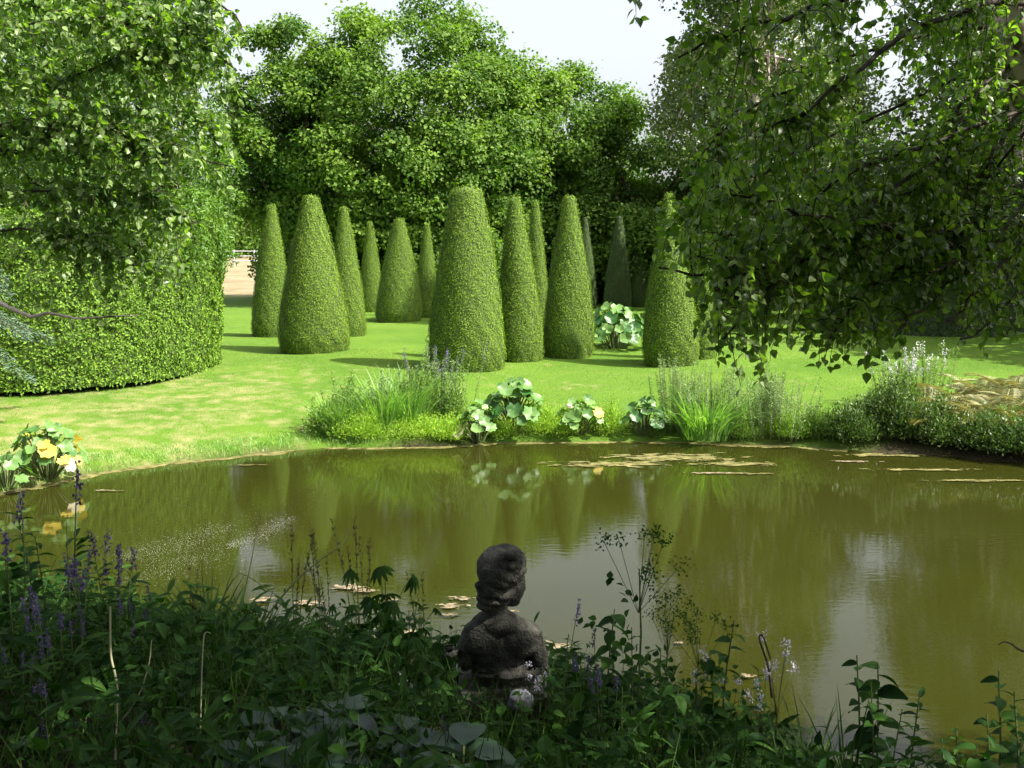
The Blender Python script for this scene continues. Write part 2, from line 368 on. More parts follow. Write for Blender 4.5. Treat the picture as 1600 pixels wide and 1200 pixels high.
# ------------------------------------------------------------------ clipped yew cones
def profile(t, rt, ch=None):
    ch = ch or .35 * rt
    body = np.where(t < .1, .93 + .07 * np.sin(np.clip(t / .1, 0, 1) * math.pi / 2), 1.0)
    u = np.clip((t - .1) / .9, 0, 1)
    body = body * (rt + (1 - rt) * (1 - u ** 1.42))
    cap = np.sqrt(np.clip(1 - np.clip((t - (1 - ch)) / ch, 0, 1) ** 2.6, 0, 1))
    return body * cap
def cone(xl, xr, yb, yt, label, rt=.25, group='clipped yew cones on the lawn', xt=None, dens=2300, mat='yew', forceD=None, hd=1.0):
    xc = (xl + xr) / 2
    z = .6; 
    for _ in range(4):
        p = GZ(xc, yb, z); z = Hs(p[0], p[1])
    if forceD: p = PX(xc, yb, forceD); z = Hs(p[0], p[1])
    dep = project(p)[2]; r = (xr - xl) / 2 / F * dep
    Yc = p[1] + r * .8; base = np.array([PX(xc, yb, Yc)[0], Yc, 0]); base[2] = Hs(base[0], base[1]) - .02
    top = PX(xt if xt else xc, yt, Yc); h = top[2] - base[2]; lean = top[0] - base[0]
    t0 = thing('topiary_cone', label, 'topiary', tuple(base), 0, group)
    seed = rng.random() * 50; ch = .55 * r * rt / h
    def rad(th, t): 
        return r * profile(t, rt, ch) * (1 + .018 * np.sin(th * 3 + t * 7 + seed) + .014 * np.sin(th * 7 - t * 19 + seed) + .01 * np.sin(th * 13 + t * 41))
    nu, nv = 48, 40
    T = np.linspace(.0, 1, nv); TH = np.linspace(0, 2 * math.pi, nu, endpoint=False); tg, thg = np.meshgrid(T, TH, indexing='ij')
    rr = rad(thg, tg) - .035
    rr = np.clip(rr, .01, None)
    V = np.stack([rr * np.cos(thg) + lean * tg, rr * np.sin(thg), tg * (h - .03)], -1).reshape(-1, 3)
    q = []
    for i in range(nv - 1):
        for j in range(nu): q.append((i * nu + j, i * nu + (j + 1) % nu, (i + 1) * nu + (j + 1) % nu, (i + 1) * nu + j))
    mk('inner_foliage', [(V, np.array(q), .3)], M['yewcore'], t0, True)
    area = 2 * math.pi * r * .75 * h; n = int(area * dens)
    t = rng.random(int(n * 1.9)); keep = rng.random(len(t)) < (profile(t, rt, ch) * .92 + .08); t = t[keep][:n]; n = len(t)
    th = rng.uniform(0, 2 * math.pi, n); kb = (np.sin(th) < .35) | (rng.random(n) < .3); th = th[kb]; t = t[kb]; n = len(t)   # thinner on the far side
    e = .01; R0 = rad(th, t); dr = (rad(th, np.clip(t + e, 0, 1)) - rad(th, np.clip(t - e, 0, 1))) / (2 * e * h)
    nr = unit(np.stack([np.cos(th), np.sin(th), np.clip(-dr, -.3, 4)], -1))
    lump = .02 * vnoise(th * r * 6, t * h * 6, .6, seed) + .02 * vnoise(th * r * 2, t * h * 2, .6, seed + 9)
    P = np.stack([R0 * np.cos(th) + lean * t, R0 * np.sin(th), t * h], -1) + nr * (rng.normal(0, .012, n) + lump - .02)[:, None]
    q = rsph(n) + [0, 0, .35]; A = unit(q - nr * (q * nr).sum(1)[:, None]); A = unit(A + nr * rng.uniform(-.1, .55, n)[:, None]); N = unit(nr * 1.3 + rsph(n) * .36)
    tt = np.clip(.45 + rng.normal(0, .2, n) + .12 * vnoise(th * 3, t * h, .5, seed + 3) , 0, 1)
    s = rng.uniform(.016, .042, n) * hd
    mk('foliage', [leaves(P, A, N, s, s * .55, DIAM, tt)], M[mat], t0)
    mk('trunk', [tube([(0, 0, -.1), (0, 0, .4)], .07 * r + .04, 8)], M['barkdark'], t0)
    return t0
cone(392, 457, 527, 318, 'narrow clipped yew cone nearest the tall hedge, shaded on its left', .2)
cone(434, 548, 553, 303, 'wide round-topped yew cone second from the tall hedge, long shadow on its left', .2, xt=486)
cone(512, 574, 526, 322, 'slim yew cone half hidden behind the wide one nearest the hedge', .2, xt=537)
cone(560, 600, 488, 345, 'small far yew cone left of the squat one', .22, xt=578)
cone(586, 661, 504, 340, 'squat bell-shaped yew cone standing alone in the middle of the lawn', .2, xt=624)
cone(648, 686, 497, 348, 'small far yew cone partly behind the tallest flat-topped one', .22, xt=667)
cone(667, 793, 581, 289, 'tallest and nearest yew cone with a flat wide top', .38, xt=729)
cone(776, 852, 566, 304, 'slender yew cone just right of the tallest flat-topped one', .26, xt=803)
cone(820, 862, 530, 312, 'thin far yew cone seen between two slender tall ones', .3, xt=836)
cone(845, 930, 561, 304, 'tall yew cone with a narrow shadow falling up its right side', .22, xt=890)
cone(1002, 1094, 574, 300, 'sharp-tipped yew cone behind the iris clump, shaded on its left half', .14, xt=1045)
cone(1074, 1119, 562, 330, 'yew cone half hidden by hanging birch leaves, behind the sharp-tipped one', .3, xt=1096)
cone(940, 988, 497, 336, 'dark shaded yew cone behind the big-leaved plant', .22, mat='dark', group='shaded yew cones at the back', xt=968, dens=700, hd=1.3)  # shade on the three back cones is put into their foliage colour
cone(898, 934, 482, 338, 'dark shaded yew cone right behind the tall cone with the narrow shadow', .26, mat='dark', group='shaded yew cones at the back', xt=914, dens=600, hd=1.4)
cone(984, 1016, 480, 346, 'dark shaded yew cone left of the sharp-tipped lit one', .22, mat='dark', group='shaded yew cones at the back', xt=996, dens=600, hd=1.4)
# ------------------------------------------------------------------ hedges
def hedge(name, path, h, thick, mat, label, cat='hedge', dens=900, s0=.045, s1=.085, lumps=.05, top=True, group=None, wob=0.0, flare=0.0):
    path = curve_pts(path, 40); base = np.array([path[0][0], path[0][1], Hs(path[0][0], path[0][1])])
    t0 = thing(name, label, cat, tuple(base), 0, group)
    seg = np.linalg.norm(np.diff(path[:, :2], axis=0), axis=1); cum = np.concatenate([[0], np.cumsum(seg)]); Lg = cum[-1]
    def at(s):
        return np.stack([np.interp(s, cum, path[:, 0]), np.interp(s, cum, path[:, 1])], -1)
    tg = unit(np.stack([np.gradient(path[:, 0]), np.gradient(path[:, 1])], -1)); nn = np.stack([tg[:, 1], -tg[:, 0]], -1)
    def nat(s): return unit(np.stack([np.interp(s, cum, nn[:, 0]), np.interp(s, cum, nn[:, 1])], -1))
    # section: perimeter param u 0..1 goes up front (-side n), over the top, down back
    per = 2 * h + thick
    def surf(s, u):
        l = u * per; off = np.where(l < h, thick / 2, np.where(l < h + thick, thick / 2 - (l - h), -thick / 2))
        z = np.where(l < h, l, np.where(l < h + thick, h, h - (l - h - thick)))
        off = off + np.sign(off) * flare * z / h
        ln = lumps * vnoise(s * 1.5, l * 2, .5, 4) + wob * vnoise(s, l, 1.5, 9)
        isn = (l < h) * 1. - (l > h + thick) * 1.; isup = ((l >= h) & (l <= h + thick)) * 1.
        c = at(s); nv = nat(s)
        zg = H(c[:, 0], c[:, 1], np.full(len(c), 9.))
        P = np.stack([c[:, 0] + nv[:, 0] * (off + ln * isn), c[:, 1] + nv[:, 1] * (off + ln * isn), zg + z + ln * isup], -1)
        N = np.stack([nv[:, 0] * isn, nv[:, 1] * isn, isup + .02], -1)
        return P, unit(N)
    ns, nu = max(20, int(Lg * 3)), 40
    S, U = np.meshgrid(np.linspace(0, Lg, ns), np.linspace(0, 1, nu), indexing='ij')
    P, N = surf(S.ravel(), U.ravel()); P = P - N * .05 - base
    id_ = np.arange(ns * nu).reshape(ns, nu); q = np.stack([id_[:-1, :-1], id_[1:, :-1], id_[1:, 1:], id_[:-1, 1:]], -1).reshape(-1, 4)
    cp0 = [(P.reshape(ns, nu, 3)[0], np.array([list(range(nu))]), .3), (P.reshape(ns, nu, 3)[-1], np.array([list(range(nu))]), .3)]
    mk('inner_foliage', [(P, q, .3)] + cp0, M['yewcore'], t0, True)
    n = int(Lg * per * dens); s = rng.uniform(0, Lg, n); u = rng.random(n); kb = (u * per < h + thick) | (rng.random(n) < .25); s = s[kb]; u = u[kb]
    P, N = surf(s, u)
    # ends
    ne = int(h * thick * dens * 1.1)
    for e, sg in ((0, -1), (Lg, 1)):
        c = at(np.full(ne, e)); nv = nat(np.full(ne, e)); o = rng.uniform(-.5, .5, ne) * thick; z = rng.uniform(0, h, ne); o = o * (1 + flare * 2 * z / h / thick)
        tgv = np.stack([-nv[:, 1], nv[:, 0]], -1) * sg
        Pe = np.stack([c[:, 0] + nv[:, 0] * o, c[:, 1] + nv[:, 1] * o, H(c[:, 0], c[:, 1], np.full(ne, 9.)) + z], -1)
        P = np.vstack([P, Pe]); N = np.vstack([N, np.stack([tgv[:, 0], tgv[:, 1], np.zeros(ne)], -1)])
    n = len(P)
    P = P + N * rng.normal(0, .02, n)[:, None] - base
    q = rsph(n) + [0, 0, .3]; A = unit(q - N * (q * N).sum(1)[:, None]); A = unit(A + N * rng.uniform(-.1, .9, n)[:, None]); Nn = unit(N * 1.2 + rsph(n) * .5)
    sz = rng.uniform(s0, s1, n)
    mk('foliage', [leaves(P, A, Nn, sz, sz * .55, DIAM, np.clip(.45 + rng.normal(0, .28, n), 0, 1))], M[mat], t0)
    return t0
def gp(x, y, z=.6): p = GZ(x, y, z); return (p[0], p[1])
hl = [gp(-330, 625), gp(-190, 620), gp(-70, 618)]
hl = [np.array(q) + [0.05, .95] for q in hl]
hl += [np.array([-8.45, 18.25]), np.array([-7.7, 19.05]), np.array([-7.25, 20.3]), np.array([-7.3, 22.0])]
hl = [(q[0], q[1]) for q in hl]
hedge('clipped_hedge', hl, 3.1, 1.7, 'hedge', 'tall clipped green hedge curving back from the left bank to the lawn', dens=1200, s0=.045, s1=.085, lumps=.07, flare=.25)
# far hedges, their shade put into the dark foliage colour
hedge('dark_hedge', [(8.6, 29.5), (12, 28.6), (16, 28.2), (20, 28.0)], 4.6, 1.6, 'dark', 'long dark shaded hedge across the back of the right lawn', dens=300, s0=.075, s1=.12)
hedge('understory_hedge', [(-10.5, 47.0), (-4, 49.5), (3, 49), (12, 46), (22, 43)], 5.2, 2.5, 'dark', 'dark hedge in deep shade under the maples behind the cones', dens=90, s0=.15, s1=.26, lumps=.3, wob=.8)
# ------------------------------------------------------------------ leafy trees built of clumps
def clump_tree(name, label, base, lobes, leafmatname, leaf=.15, per=300, trunk_r=.3, trunk_h=4, limbs=24, bark='barkdark', group=None, cat='tree', shell=.75, flat=.65, tmpl=DIAM, asp=.75, up=.5, scatter=.0):
    bx, by = base; bz = Hs(bx, by) - .05; b = np.array([bx, by, bz])
    t0 = thing(name, label, cat, tuple(b), 0, group)
    lobes = np.asarray(lobes, float)     # x,y,z,r world
    C = lobes[:, :3] - b; r = lobes[:, 3]
    k = np.repeat(np.arange(len(C)), (per * (r / r.mean()) ** 2).astype(int)); n = len(k)
    dirs = unit(rsph(n) + [0, 0, .25]); rad = (rng.random(n) ** .33 * (1 - shell) + shell * (1 - .15 * rng.random(n))) * (1 + scatter * np.abs(rng.normal(0, 1, n))); 
    ln = 1 + .35 * vnoise(dirs[:, 0] * 3 + k, dirs[:, 1] * 3 + dirs[:, 2] * 2, .5, 1)
    P = C[k] + dirs * (r[k] * rad * ln)[:, None] * [1, 1, flat]
    cen = C.mean(0); outw = unit(P - cen)
    A = unit(dirs * .5 + rsph(n) * .7 + [0, 0, -.25]); N = unit(dirs * .5 + outw * .4 + rsph(n) * .6 + [0, 0, up])
    lt = rng.normal(0, .22, len(C)); tt = np.clip(.45 + lt[k] + rng.normal(0, .2, n), 0, 1)
    s = leaf * rng.uniform(.65, 1.25, n)
    mk('crown', [leaves(P, A, N, s, s * asp, tmpl, tt)], M[leafmatname], t0)
    ch = []
    top = np.array([0, 0, trunk_h]); tp = curve_pts([(0, 0, -.2), (.05, .03, trunk_h * .4), top], 8); 
    ch.append(tube(tp, np.linspace(trunk_r * 1.25, trunk_r * .8, 8), 10))
    ids = rng.choice(len(C), min(limbs, len(C)), replace=False)
    for i in ids:
        s0 = top * rng.uniform(.55, 1.0); e = C[i]; m = (s0 + e) / 2 + [0, 0, .12 * np.linalg.norm(e - s0)] + rng.normal(0, .15, 3)
        ch.append(tube(curve_pts([s0, m, e], 7), np.linspace(trunk_r * .38, .02, 7), 5))
    mk('trunk', ch, M[bark], t0, True)
    return t0
def dome_lobes(cx, cy, z0, rx, ry, rz, n, r0, r1, inner=.25, low=-.1):
    out = []; m = max(10, n // 11); R1 = .275 * (rx + ry + rz) / 3
    maj = []
    for _ in range(400):
        d = unit(rng.normal(size=3))
        if d[2] < low: continue
        p = np.array([d[0] * (rx - R1 * .6), d[1] * (ry - R1 * .6), d[2] * (rz - R1 * .6)])
        if all(np.linalg.norm(p - q_) > R1 * .85 for q_, _d in maj): maj.append((p, d))
        if len(maj) >= m: break
    ni = int(n * inner * .8)
    for _ in range(ni):
        d = unit(rng.normal(size=3)); d[2] = max(d[2], low); q = rng.uniform(.2, .65)
        out.append((cx + d[0] * rx * q, cy + d[1] * ry * q, z0 + d[2] * rz * q, rng.uniform(r0, r1) * 1.1))
    k = 0
    while len(out) < n:
        p, d = maj[k % len(maj)]; k += 1
        e = unit(d * .8 + rng.normal(size=3) * .75 + [0, 0, .45]); rr = R1 * (.75 + .35 * rng.random())
        c = p + e * rr * [1, 1, .85]
        out.append((cx + c[0], cy + c[1], z0 + c[2], r0 + (r1 - r0) * rng.random() ** 1.8 * .8))
    return out
# big maple: dome 400..830 px, top y=15
def X_at(px, Y, z=5): return (px - 800) / F * (Y * cp + (CAMZ - z) * sp)
clump_tree('maple_tree', 'largest broad domed maple behind the middle of the cones', (X_at(640, 44), 44), dome_lobes(X_at(650, 44), 44, 5.2, 5.5, 4.8, 7.5, 700, .4, 1.0, low=-.45), 'maple', .15, 205, .34, 4.6, 40, group='maples behind the cones', flat=.75, shell=.3, scatter=.24, tmpl=DIAM, asp=.95)
clump_tree('maple_tree', 'maple crown with bronze tips at the left shoulder of the largest dome', (X_at(455, 43), 43), dome_lobes(X_at(458, 43), 43, 5.2, 2.6, 2.5, 6.9, 270, .35, .8, low=-.45), 'maple', .145, 190, .26, 4.3, 24, group='maples behind the cones', flat=.8, shell=.3, scatter=.24, tmpl=DIAM, asp=.95)
clump_tree('maple_tree', 'lower rounded maple sloping down to the right of the largest dome', (X_at(880, 46), 46), dome_lobes(X_at(870, 46), 46, 4.4, 4.4, 4.0, 6.0, 400, .4, .95, low=-.5), 'maple', .15, 205, .3, 4, 30, group='maples behind the cones', flat=.75, shell=.3, scatter=.24, tmpl=DIAM, asp=.95)
clump_tree('maple_tree', 'shaded maple at the right end of the row behind the dark cones', (X_at(1010, 44), 44), dome_lobes(X_at(1005, 44), 44, 3.6, 3.2, 3, 5.0, 230, .4, .9, low=-.5), 'maple', .15, 195, .28, 3.6, 22, group='maples behind the cones', flat=.75, shell=.3, scatter=.24, tmpl=DIAM, asp=.95)
# far trees glimpsed by the hedge
for px, Y, hh, lb in ((372, 120, 9, 'distant round tree left of the gap beside the hedge'), (402, 135, 7, 'distant low tree seen above the dry field'), (330, 125, 11, 'distant tree mostly behind the tall hedge')):
    clump_tree('distant_tree', lb, (X_at(px, Y), Y), dome_lobes(X_at(px, Y), Y, hh * .35, hh * .42, hh * .42, hh * .6, 40, 1.2, 2.0), 'maple', .5, 90, .3, hh * .4, 8)
# tall airy birches at the back right
def airy_birch(label, px, Y, h, rx, n, group='tall airy birches behind the right lawn', seed=0):
    X = X_at(px, Y, 6); lob = []
    for i in range(n):
        t = rng.random() ** .8; z = 2.3 + t * (h - 2.3); w = rx * (math.sin(math.pi * min(1, .12 + t * .83)) ** .7) * rng.uniform(.35, 1)
        a = rng.uniform(0, 2 * math.pi); lob.append((X + w * math.cos(a), Y + w * math.sin(a), z, rng.uniform(.35, .75)))
    t0 = clump_tree('birch_tree', label, (X, Y), lob, 'birchfar', .115, 185, .14, h * .8, 40, 'birchbark', group, flat=1.15, shell=.5, tmpl=DIAM, asp=.8, up=.1)
    return t0
clump_tree('maple_tree', 'tall dense tree closing the view behind the tall airy birch', (X_at(1190, 41), 41), dome_lobes(X_at(1190, 41), 41, 7.0, 3.4, 3.5, 8.0, 300, .5, 1.0, low=-.8), 'birchfar', .2, 130, .3, 6, 24, flat=.8, shell=.3, scatter=.24)
clump_tree('maple_tree', 'tall dense tree at the back right beyond the sky gap', (X_at(1610, 40), 40), dome_lobes(X_at(1610, 40), 40, 8.0, 4.6, 4, 10.0, 420, .6, 1.2, low=-.8), 'birchfar', .21, 110, .35, 6, 24, flat=.8, shell=.3, scatter=.24)
airy_birch('tall birch rising behind the sharp-tipped cone, small airy leaves', 1175, 30.5, 14.5, 2.7, 300)
airy_birch('slender birch at the back between the sky gap and the hedge', 1275, 33, 9.5, 2.0, 140)
airy_birch('tall birch at the back right beyond the gap of sky', 1590, 32, 15, 2.9, 260)
# off-frame shade trees (right of and behind the viewpoint)
clump_tree('shade_tree', 'dense tree right of the view shading the dark hedge', (19.8, 23.0), dome_lobes(19.8, 23.0, 6.5, 4.6, 4.6, 6, 150, .8, 1.5, low=-.6), 'maple', .34, 70, .35, 5, 20)
clump_tree('shade_tree', 'dense tree behind the viewpoint shading the near bank', (8.0, -2.6), dome_lobes(7.2, -1.4, 7.6, 5.2, 3.8, 3.6, 170, .7, 1.3, inner=.5, low=-.7), 'maple', .27, 75, .35, 6, 20)
clump_tree('shade_tree', 'dense unseen tree added behind the viewpoint on the left to cut sky light', (-4.5, -6.0), dome_lobes(-4.5, -6, 5.5, 5.5, 3.5, 5.5, 170, .9, 1.5, inner=.4, low=-.9), 'maple', .34, 60, .35, 5, 20)  # added out of view to block sky light from behind
clump_tree('shade_tree', 'dense unseen tree added behind the viewpoint in the middle to cut sky light', (2.5, -7.0), dome_lobes(2.5, -7, 6, 5.5, 3.5, 6, 190, .9, 1.5, inner=.4, low=-.9), 'maple', .34, 60, .35, 5, 20)  # second unseen sky blocker, added behind the camera
clump_tree('shade_tree', 'unseen tree added behind the viewpoint, its crown spread overhead to shade the bank', (-2.6, -3.0), dome_lobes(-.2, .9, 7.4, 5.0, 2.6, 2.6, 190, .6, 1.1, inner=.5, low=-.6), 'maple', .24, 95, .3, 6, 24)  # unseen crown added overhead to darken the left bank
# ------------------------------------------------------------------ near birches with hanging leaves
def ovate_single(tint, L=.055, W=.045, nm='leaf'):
    return mesh_from(nm, [leaves(np.zeros((1, 3)), np.array([[1., 0, 0]]), np.array([[0, 0, 1.]]), L, W, OVATE, tint)])
def near_birch(name, label, base, trunk_ctrl, trunk_rad, boughs, twig_fn, leafL, nparts=300, accept=None, tmul=1.0):
    """boughs: list of (control points, radius0, twigs per m, droop)"""
    bz = Hs(*base); b = np.array([base[0], base[1], bz - .1]); t0 = thing(name, label, 'tree', tuple(b))
    mk('trunk', [tube(curve_pts(trunk_ctrl, 14) - b, np.linspace(trunk_rad, trunk_rad * .5, 14), 12)], M['birchbark'], t0, True)
    tw = []; LP = []; LA = []; LN = []
    for ctrl, r0, dens, mat in boughs:
        n = 14; pts = curve_pts(ctrl, n); seg = np.linalg.norm(np.diff(pts, axis=0), axis=1).sum()
        pts[1:-1] += rng.normal(0, .012 * seg, (n - 2, 3)) * .5
        pts[-1] = pts[-1]
        mk('bough', [tube(pts - b, np.linspace(r0, .005, n), 6)], M[mat], t0, True)
        for s in np.sort(rng.random(max(1, int(seg * dens * tmul)))):
            s = .08 + s * .92
            i = min(n - 2, int(s * (n - 1))); f = s * (n - 1) - i; p = pts[i] * (1 - f) + pts[i + 1] * f; dr = unit(pts[i + 1] - pts[i])
            L, d0, droop = twig_fn(s); d = unit(dr * d0 + rsph(1)[0] * .75)
            m = max(3, int(L / .05)); q = [p]
            for k in range(m):
                d = unit(d + np.array([0, 0, -droop * (k + 1) / m]) + rng.normal(0, .1, 3)); q.append(q[-1] + d * L / m)
            q = np.array(q)
            if accept is not None and not accept(q): continue
            uu, vv, _d = project(q[0])
            if -60 < uu < 1660 and vv > -60: tw.append(tube(q - b, np.linspace(.0035, .0012, len(q)), 3))
            nl = int(L / (.024 if tmul > 1.2 else .022))
            for k in range(nl):
                s2 = (k + rng.random()) / nl * (len(q) - 1.001); i2 = int(s2); f2 = s2 - i2; pp = q[i2] * (1 - f2) + q[i2 + 1] * f2
                side = rsph(1)[0]; a = unit(side * .85 + np.array([0, 0, -.6])); pp = pp + a * .012
                LP.append(pp); LA.append(a); LN.append(unit(side * [1, 1, .3] + rng.normal(0, .35, 3)))
    LP = np.array(LP); LA = np.array(LA); LN = np.array(LN)
    nb = len(LP); sz = leafL * rng.uniform(.65, 1.15, nb); tt = np.clip(rng.normal(.45, .27, nb), 0, 1)
    px, py, dep = project(LP); inv = (px > -10) & (px < 1610) & (py > -10) & (py < 1210) & (dep > .5)
    order = np.argsort(np.where(inv, -sz / dep, 0)); top = order[:nparts]; mask = np.zeros(nb, bool); mask[top] = True; mask &= inv
    mk('twig', tw, M['twig'], t0, False, kind='stuff')
    r = ~mask
    o1 = r & inv; o2 = r & ~inv
    mk('foliage', [leaves(LP[o1] - b, LA[o1], LN[o1], sz[o1], sz[o1] * .82, OVATE, tt[o1]), leaves(LP[o2] - b, LA[o2], LN[o2], sz[o2], sz[o2] * .82, DIAM, tt[o2])], M['birch'], t0, kind='stuff')
    protos = [ovate_single(t, 1, .82) for t in (.1, .35, .55, .8, 1.0)]
    for p_ in protos: p_.materials.append(M['birch'])
    for i in np.where(mask)[0]:
        a = LA[i]; S = unit(np.cross(a, LN[i])); Nn = np.cross(S, a)
        mt = Matrix(((a[0], S[0], Nn[0], 0), (a[1], S[1], Nn[1], 0), (a[2], S[2], Nn[2], 0), (0, 0, 0, 1)))
        o = bpy.data.objects.new('leaf', protos[min(4, int(tt[i] * 5))]); COL.objects.link(o); o.parent = t0
        o.matrix_local = Matrix.Translation(Vector(LP[i] - b)) @ mt @ Matrix.Scale(sz[i], 4)
    return t0
# right birch: bough control points given as (px, py, Y)
def C3(l): return [PX(*q) for q in l]
rb = [
    (C3([(1640, 10, 6.0), (1530, 5, 5.6), (1400, 70, 5.2), (1290, 150, 4.9), (1180, 215, 4.7)]), .022, 20, 'twig'),
    (C3([(1640, -60, 6.0), (1450, -30, 5.5), (1290, 10, 5.1), (1150, 50, 4.8), (1060, 90, 4.7)]), .020, 22, 'twig'),
    (C3([(1640, -110, 6.2), (1400, -120, 5.2), (1150, -60, 4.8), (1000, -30, 4.6), (930, -20, 4.6)]), .018, 14, 'twig'),
    (C3([(1700, 330, 6.0), (1480, 365, 5.2), (1380, 358, 5.0), (1260, 335, 4.7), (1115, 300, 4.5)]), .016, 24, 'twig'),
    (C3([(1500, 350, 5.6), (1350, 365, 5.1), (1220, 410, 4.8), (1110, 430, 4.5), (1030, 418, 4.35)]), .010, 24, 'twig'),
    (C3([(1560, 210, 5.8), (1400, 290, 5.2), (1290, 380, 4.9), (1200, 450, 4.6), (1130, 530, 4.4)]), .012, 28, 'twig'),
    (C3([(1620, 160, 6.0), (1450, 230, 5.5), (1330, 270, 5.1), (1180, 370, 4.9), (1090, 400, 4.7)]), .013, 24, 'twig'),
    (C3([(1640, 260, 6.0), (1520, 330, 5.6), (1430, 400, 5.2), (1340, 470, 4.9), (1290, 540, 4.7)]), .012, 28, 'twig'),
    (C3([(1640, 300, 6.0), (1560, 380, 5.4), (1490, 440, 5.1), (1440, 480, 4.9), (1400, 520, 4.8)]), .010, 24, 'twig'),
    (C3([(1600, 100, 6.2), (1500, 160, 5.9), (1470, 250, 5.7), (1420, 300, 5.4), (1330, 320, 5.2)]), .012, 26, 'twig'),
    (C3([(1640, 60, 6.2), (1560, 110, 5.9), (1500, 190, 5.7), (1500, 300, 5.5), (1470, 370, 5.3)]), .012, 26, 'twig'),
    (C3([(1660, 330, 5.6), (1580, 400, 5.3), (1530, 450, 5.0), (1500, 490, 4.9), (1470, 505, 4.8)]), .010, 26, 'twig'),
    (C3([(1680, 240, 5.8), (1600, 290, 5.5), (1540, 350, 5.3), (1500, 400, 5.1), (1450, 430, 5.0)]), .010, 26, 'twig'),
    (C3([(1680, 120, 5.9), (1600, 170, 5.6), (1560, 230, 5.5), (1530, 280, 5.4), (1490, 310, 5.3)]), .010, 26, 'twig'),
    (C3([(1700, 400, 5.6), (1620, 440, 5.3), (1570, 480, 5.1), (1540, 510, 5.0), (1500, 530, 4.9)]), .009, 24, 'twig'),
    (C3([(1600, 30, 6.2), (1420, 60, 6.0), (1260, 120, 5.7), (1150, 190, 5.5), (1080, 260, 5.3)]), .014, 24, 'twig'),
    (C3([(1500, 120, 6.2), (1330, 200, 6.2), (1210, 260, 5.9), (1120, 310, 5.7), (1060, 340, 5.6)]), .012, 24, 'twig'),
]
# shading part of the crown, above and behind the frame
for i in range(46):
    a = rng.uniform(0, 2 * math.pi); rr = rng.uniform(1.2, 4.4); z = rng.uniform(5.4, 8.6); e = np.array([3.6 + rr * math.cos(a), 3.0 + rr * .8 * math.sin(a), z])
    s0 = np.array([3.9, 5.3, z - 1.0]) if a < math.pi else np.array([4.0, 5.0, z - .8])
    u_, v_, d_ = project(e)
    if v_ > -60 and d_ > .3 and u_ < 1560: continue
    rb.append(([s0, (s0 + e) / 2 + [0, 0, .35], e], .02, 22, 'twig'))
def racc(q):
    u, v, d = project(q[-1]); u = float(u); v = float(v)
    if v < -40: return True
    # gap of sky
    if 1345 < u < 1445 and 40 < v < 225 and random.random() < .6: return False
    low = np.interp(u, [980, 1020, 1060, 1100, 1140, 1210, 1240, 1300, 1345, 1390, 1420, 1480, 1560, 1700], [440, 440, 460, 560, 630, 600, 560, 590, 600, 570, 510, 520, 540, 560])
    left = np.interp(v, [0, 60, 150, 260, 350, 440, 600], [925, 1040, 1070, 1085, 1030, 1000, 1080])
    if v < 30 and u > 900: return True
    j = random.gauss(0, 22)
    if u > 1500 and v > 240 and random.random() < .15: return False
    return v < low + j - 12 and u > left + j + 15
near_birch('birch_tree', 'near birch whose leafy boughs hang across the upper right corner', (4.6, 5.2),
           [(4.6, 5.2, 1.2), (4.2, 5.4, 3.0), PX(1650, 200, 5.9), PX(1592, 40, 6.0), PX(1570, -150, 6.0), PX(1600, -420, 5.9), (3.4, 5.4, 8)], .15, rb,
           lambda s: (rng.uniform(.22, .55), .6, .65), .052, 300, racc, 1.3)
lb = []
def lacc(q):
    u, v, d = project(q[-1]); u = float(u); v = float(v)
    if v < -20: return True
    lim = np.interp(v, [0, 60, 120, 200, 300, 400, 450, 500], [375, 385, 360, 390, 330, 300, 285, 200])
    j = random.gauss(0, 25); return u < lim + j - 15 and v < 485 + j and not (v > 330 and u < 60)
L3 = [
    ([(-250, 520, 8.4), (-60, 470, 8.1), (40, 487, 7.9), (120, 497, 7.7), (215, 493, 7.6)], .026, 22, 'birchbark'),
    ([(-250, 60, 8.4), (-60, 45, 8.2), (30, 40, 8.0), (140, 30, 7.8), (215, 38, 7.6)], .016, 30, 'twig'),
    ([(-200, 150, 8.4), (-40, 140, 8.2), (60, 135, 8.0), (160, 95, 7.8), (300, 90, 7.6)], .012, 30, 'twig'),
    ([(-200, 190, 8.4), (10, 190, 8.1), (90, 198, 7.9), (160, 195, 7.7), (220, 200, 7.6)], .014, 34, 'twig'),
    ([(-200, 250, 8.3), (40, 235, 8.0), (130, 200, 7.8), (260, 230, 7.6), (360, 260, 7.4)], .014, 34, 'twig'),
    ([(-200, 320, 8.3), (20, 300, 8.0), (130, 300, 7.8), (240, 310, 7.6), (310, 350, 7.4)], .012, 34, 'twig'),
    ([(-200, 380, 8.2), (0, 360, 8.0), (100, 370, 7.8), (190, 400, 7.6), (270, 430, 7.4)], .012, 34, 'twig'),
    ([(-100, -80, 8.4), (80, -40, 8.1), (220, 20, 7.8), (320, 60, 7.6), (370, 110, 7.4)], .016, 30, 'twig'),
    ([(-100, -120, 8.4), (120, -80, 8.1), (280, -40, 7.8), (350, 10, 7.6), (380, 60, 7.4)], .016, 34, 'twig'),
    ([(-100, 0, 9.0), (100, 20, 8.8), (200, 80, 8.6), (280, 140, 8.4), (340, 210, 8.2)], .016, 34, 'twig'),
    ([(-150, 100, 9.0), (0, 110, 8.8), (90, 160, 8.6), (190, 250, 8.4), (250, 330, 8.2)], .016, 34, 'twig'),
    ([(-150, 180, 9.0), (0, 240, 8.8), (60, 290, 8.6), (150, 340, 8.4), (210, 380, 8.2)], .016, 34, 'twig'),
]
lb = [(C3(a), b_, c_, d_) for a, b_, c_, d_ in L3]
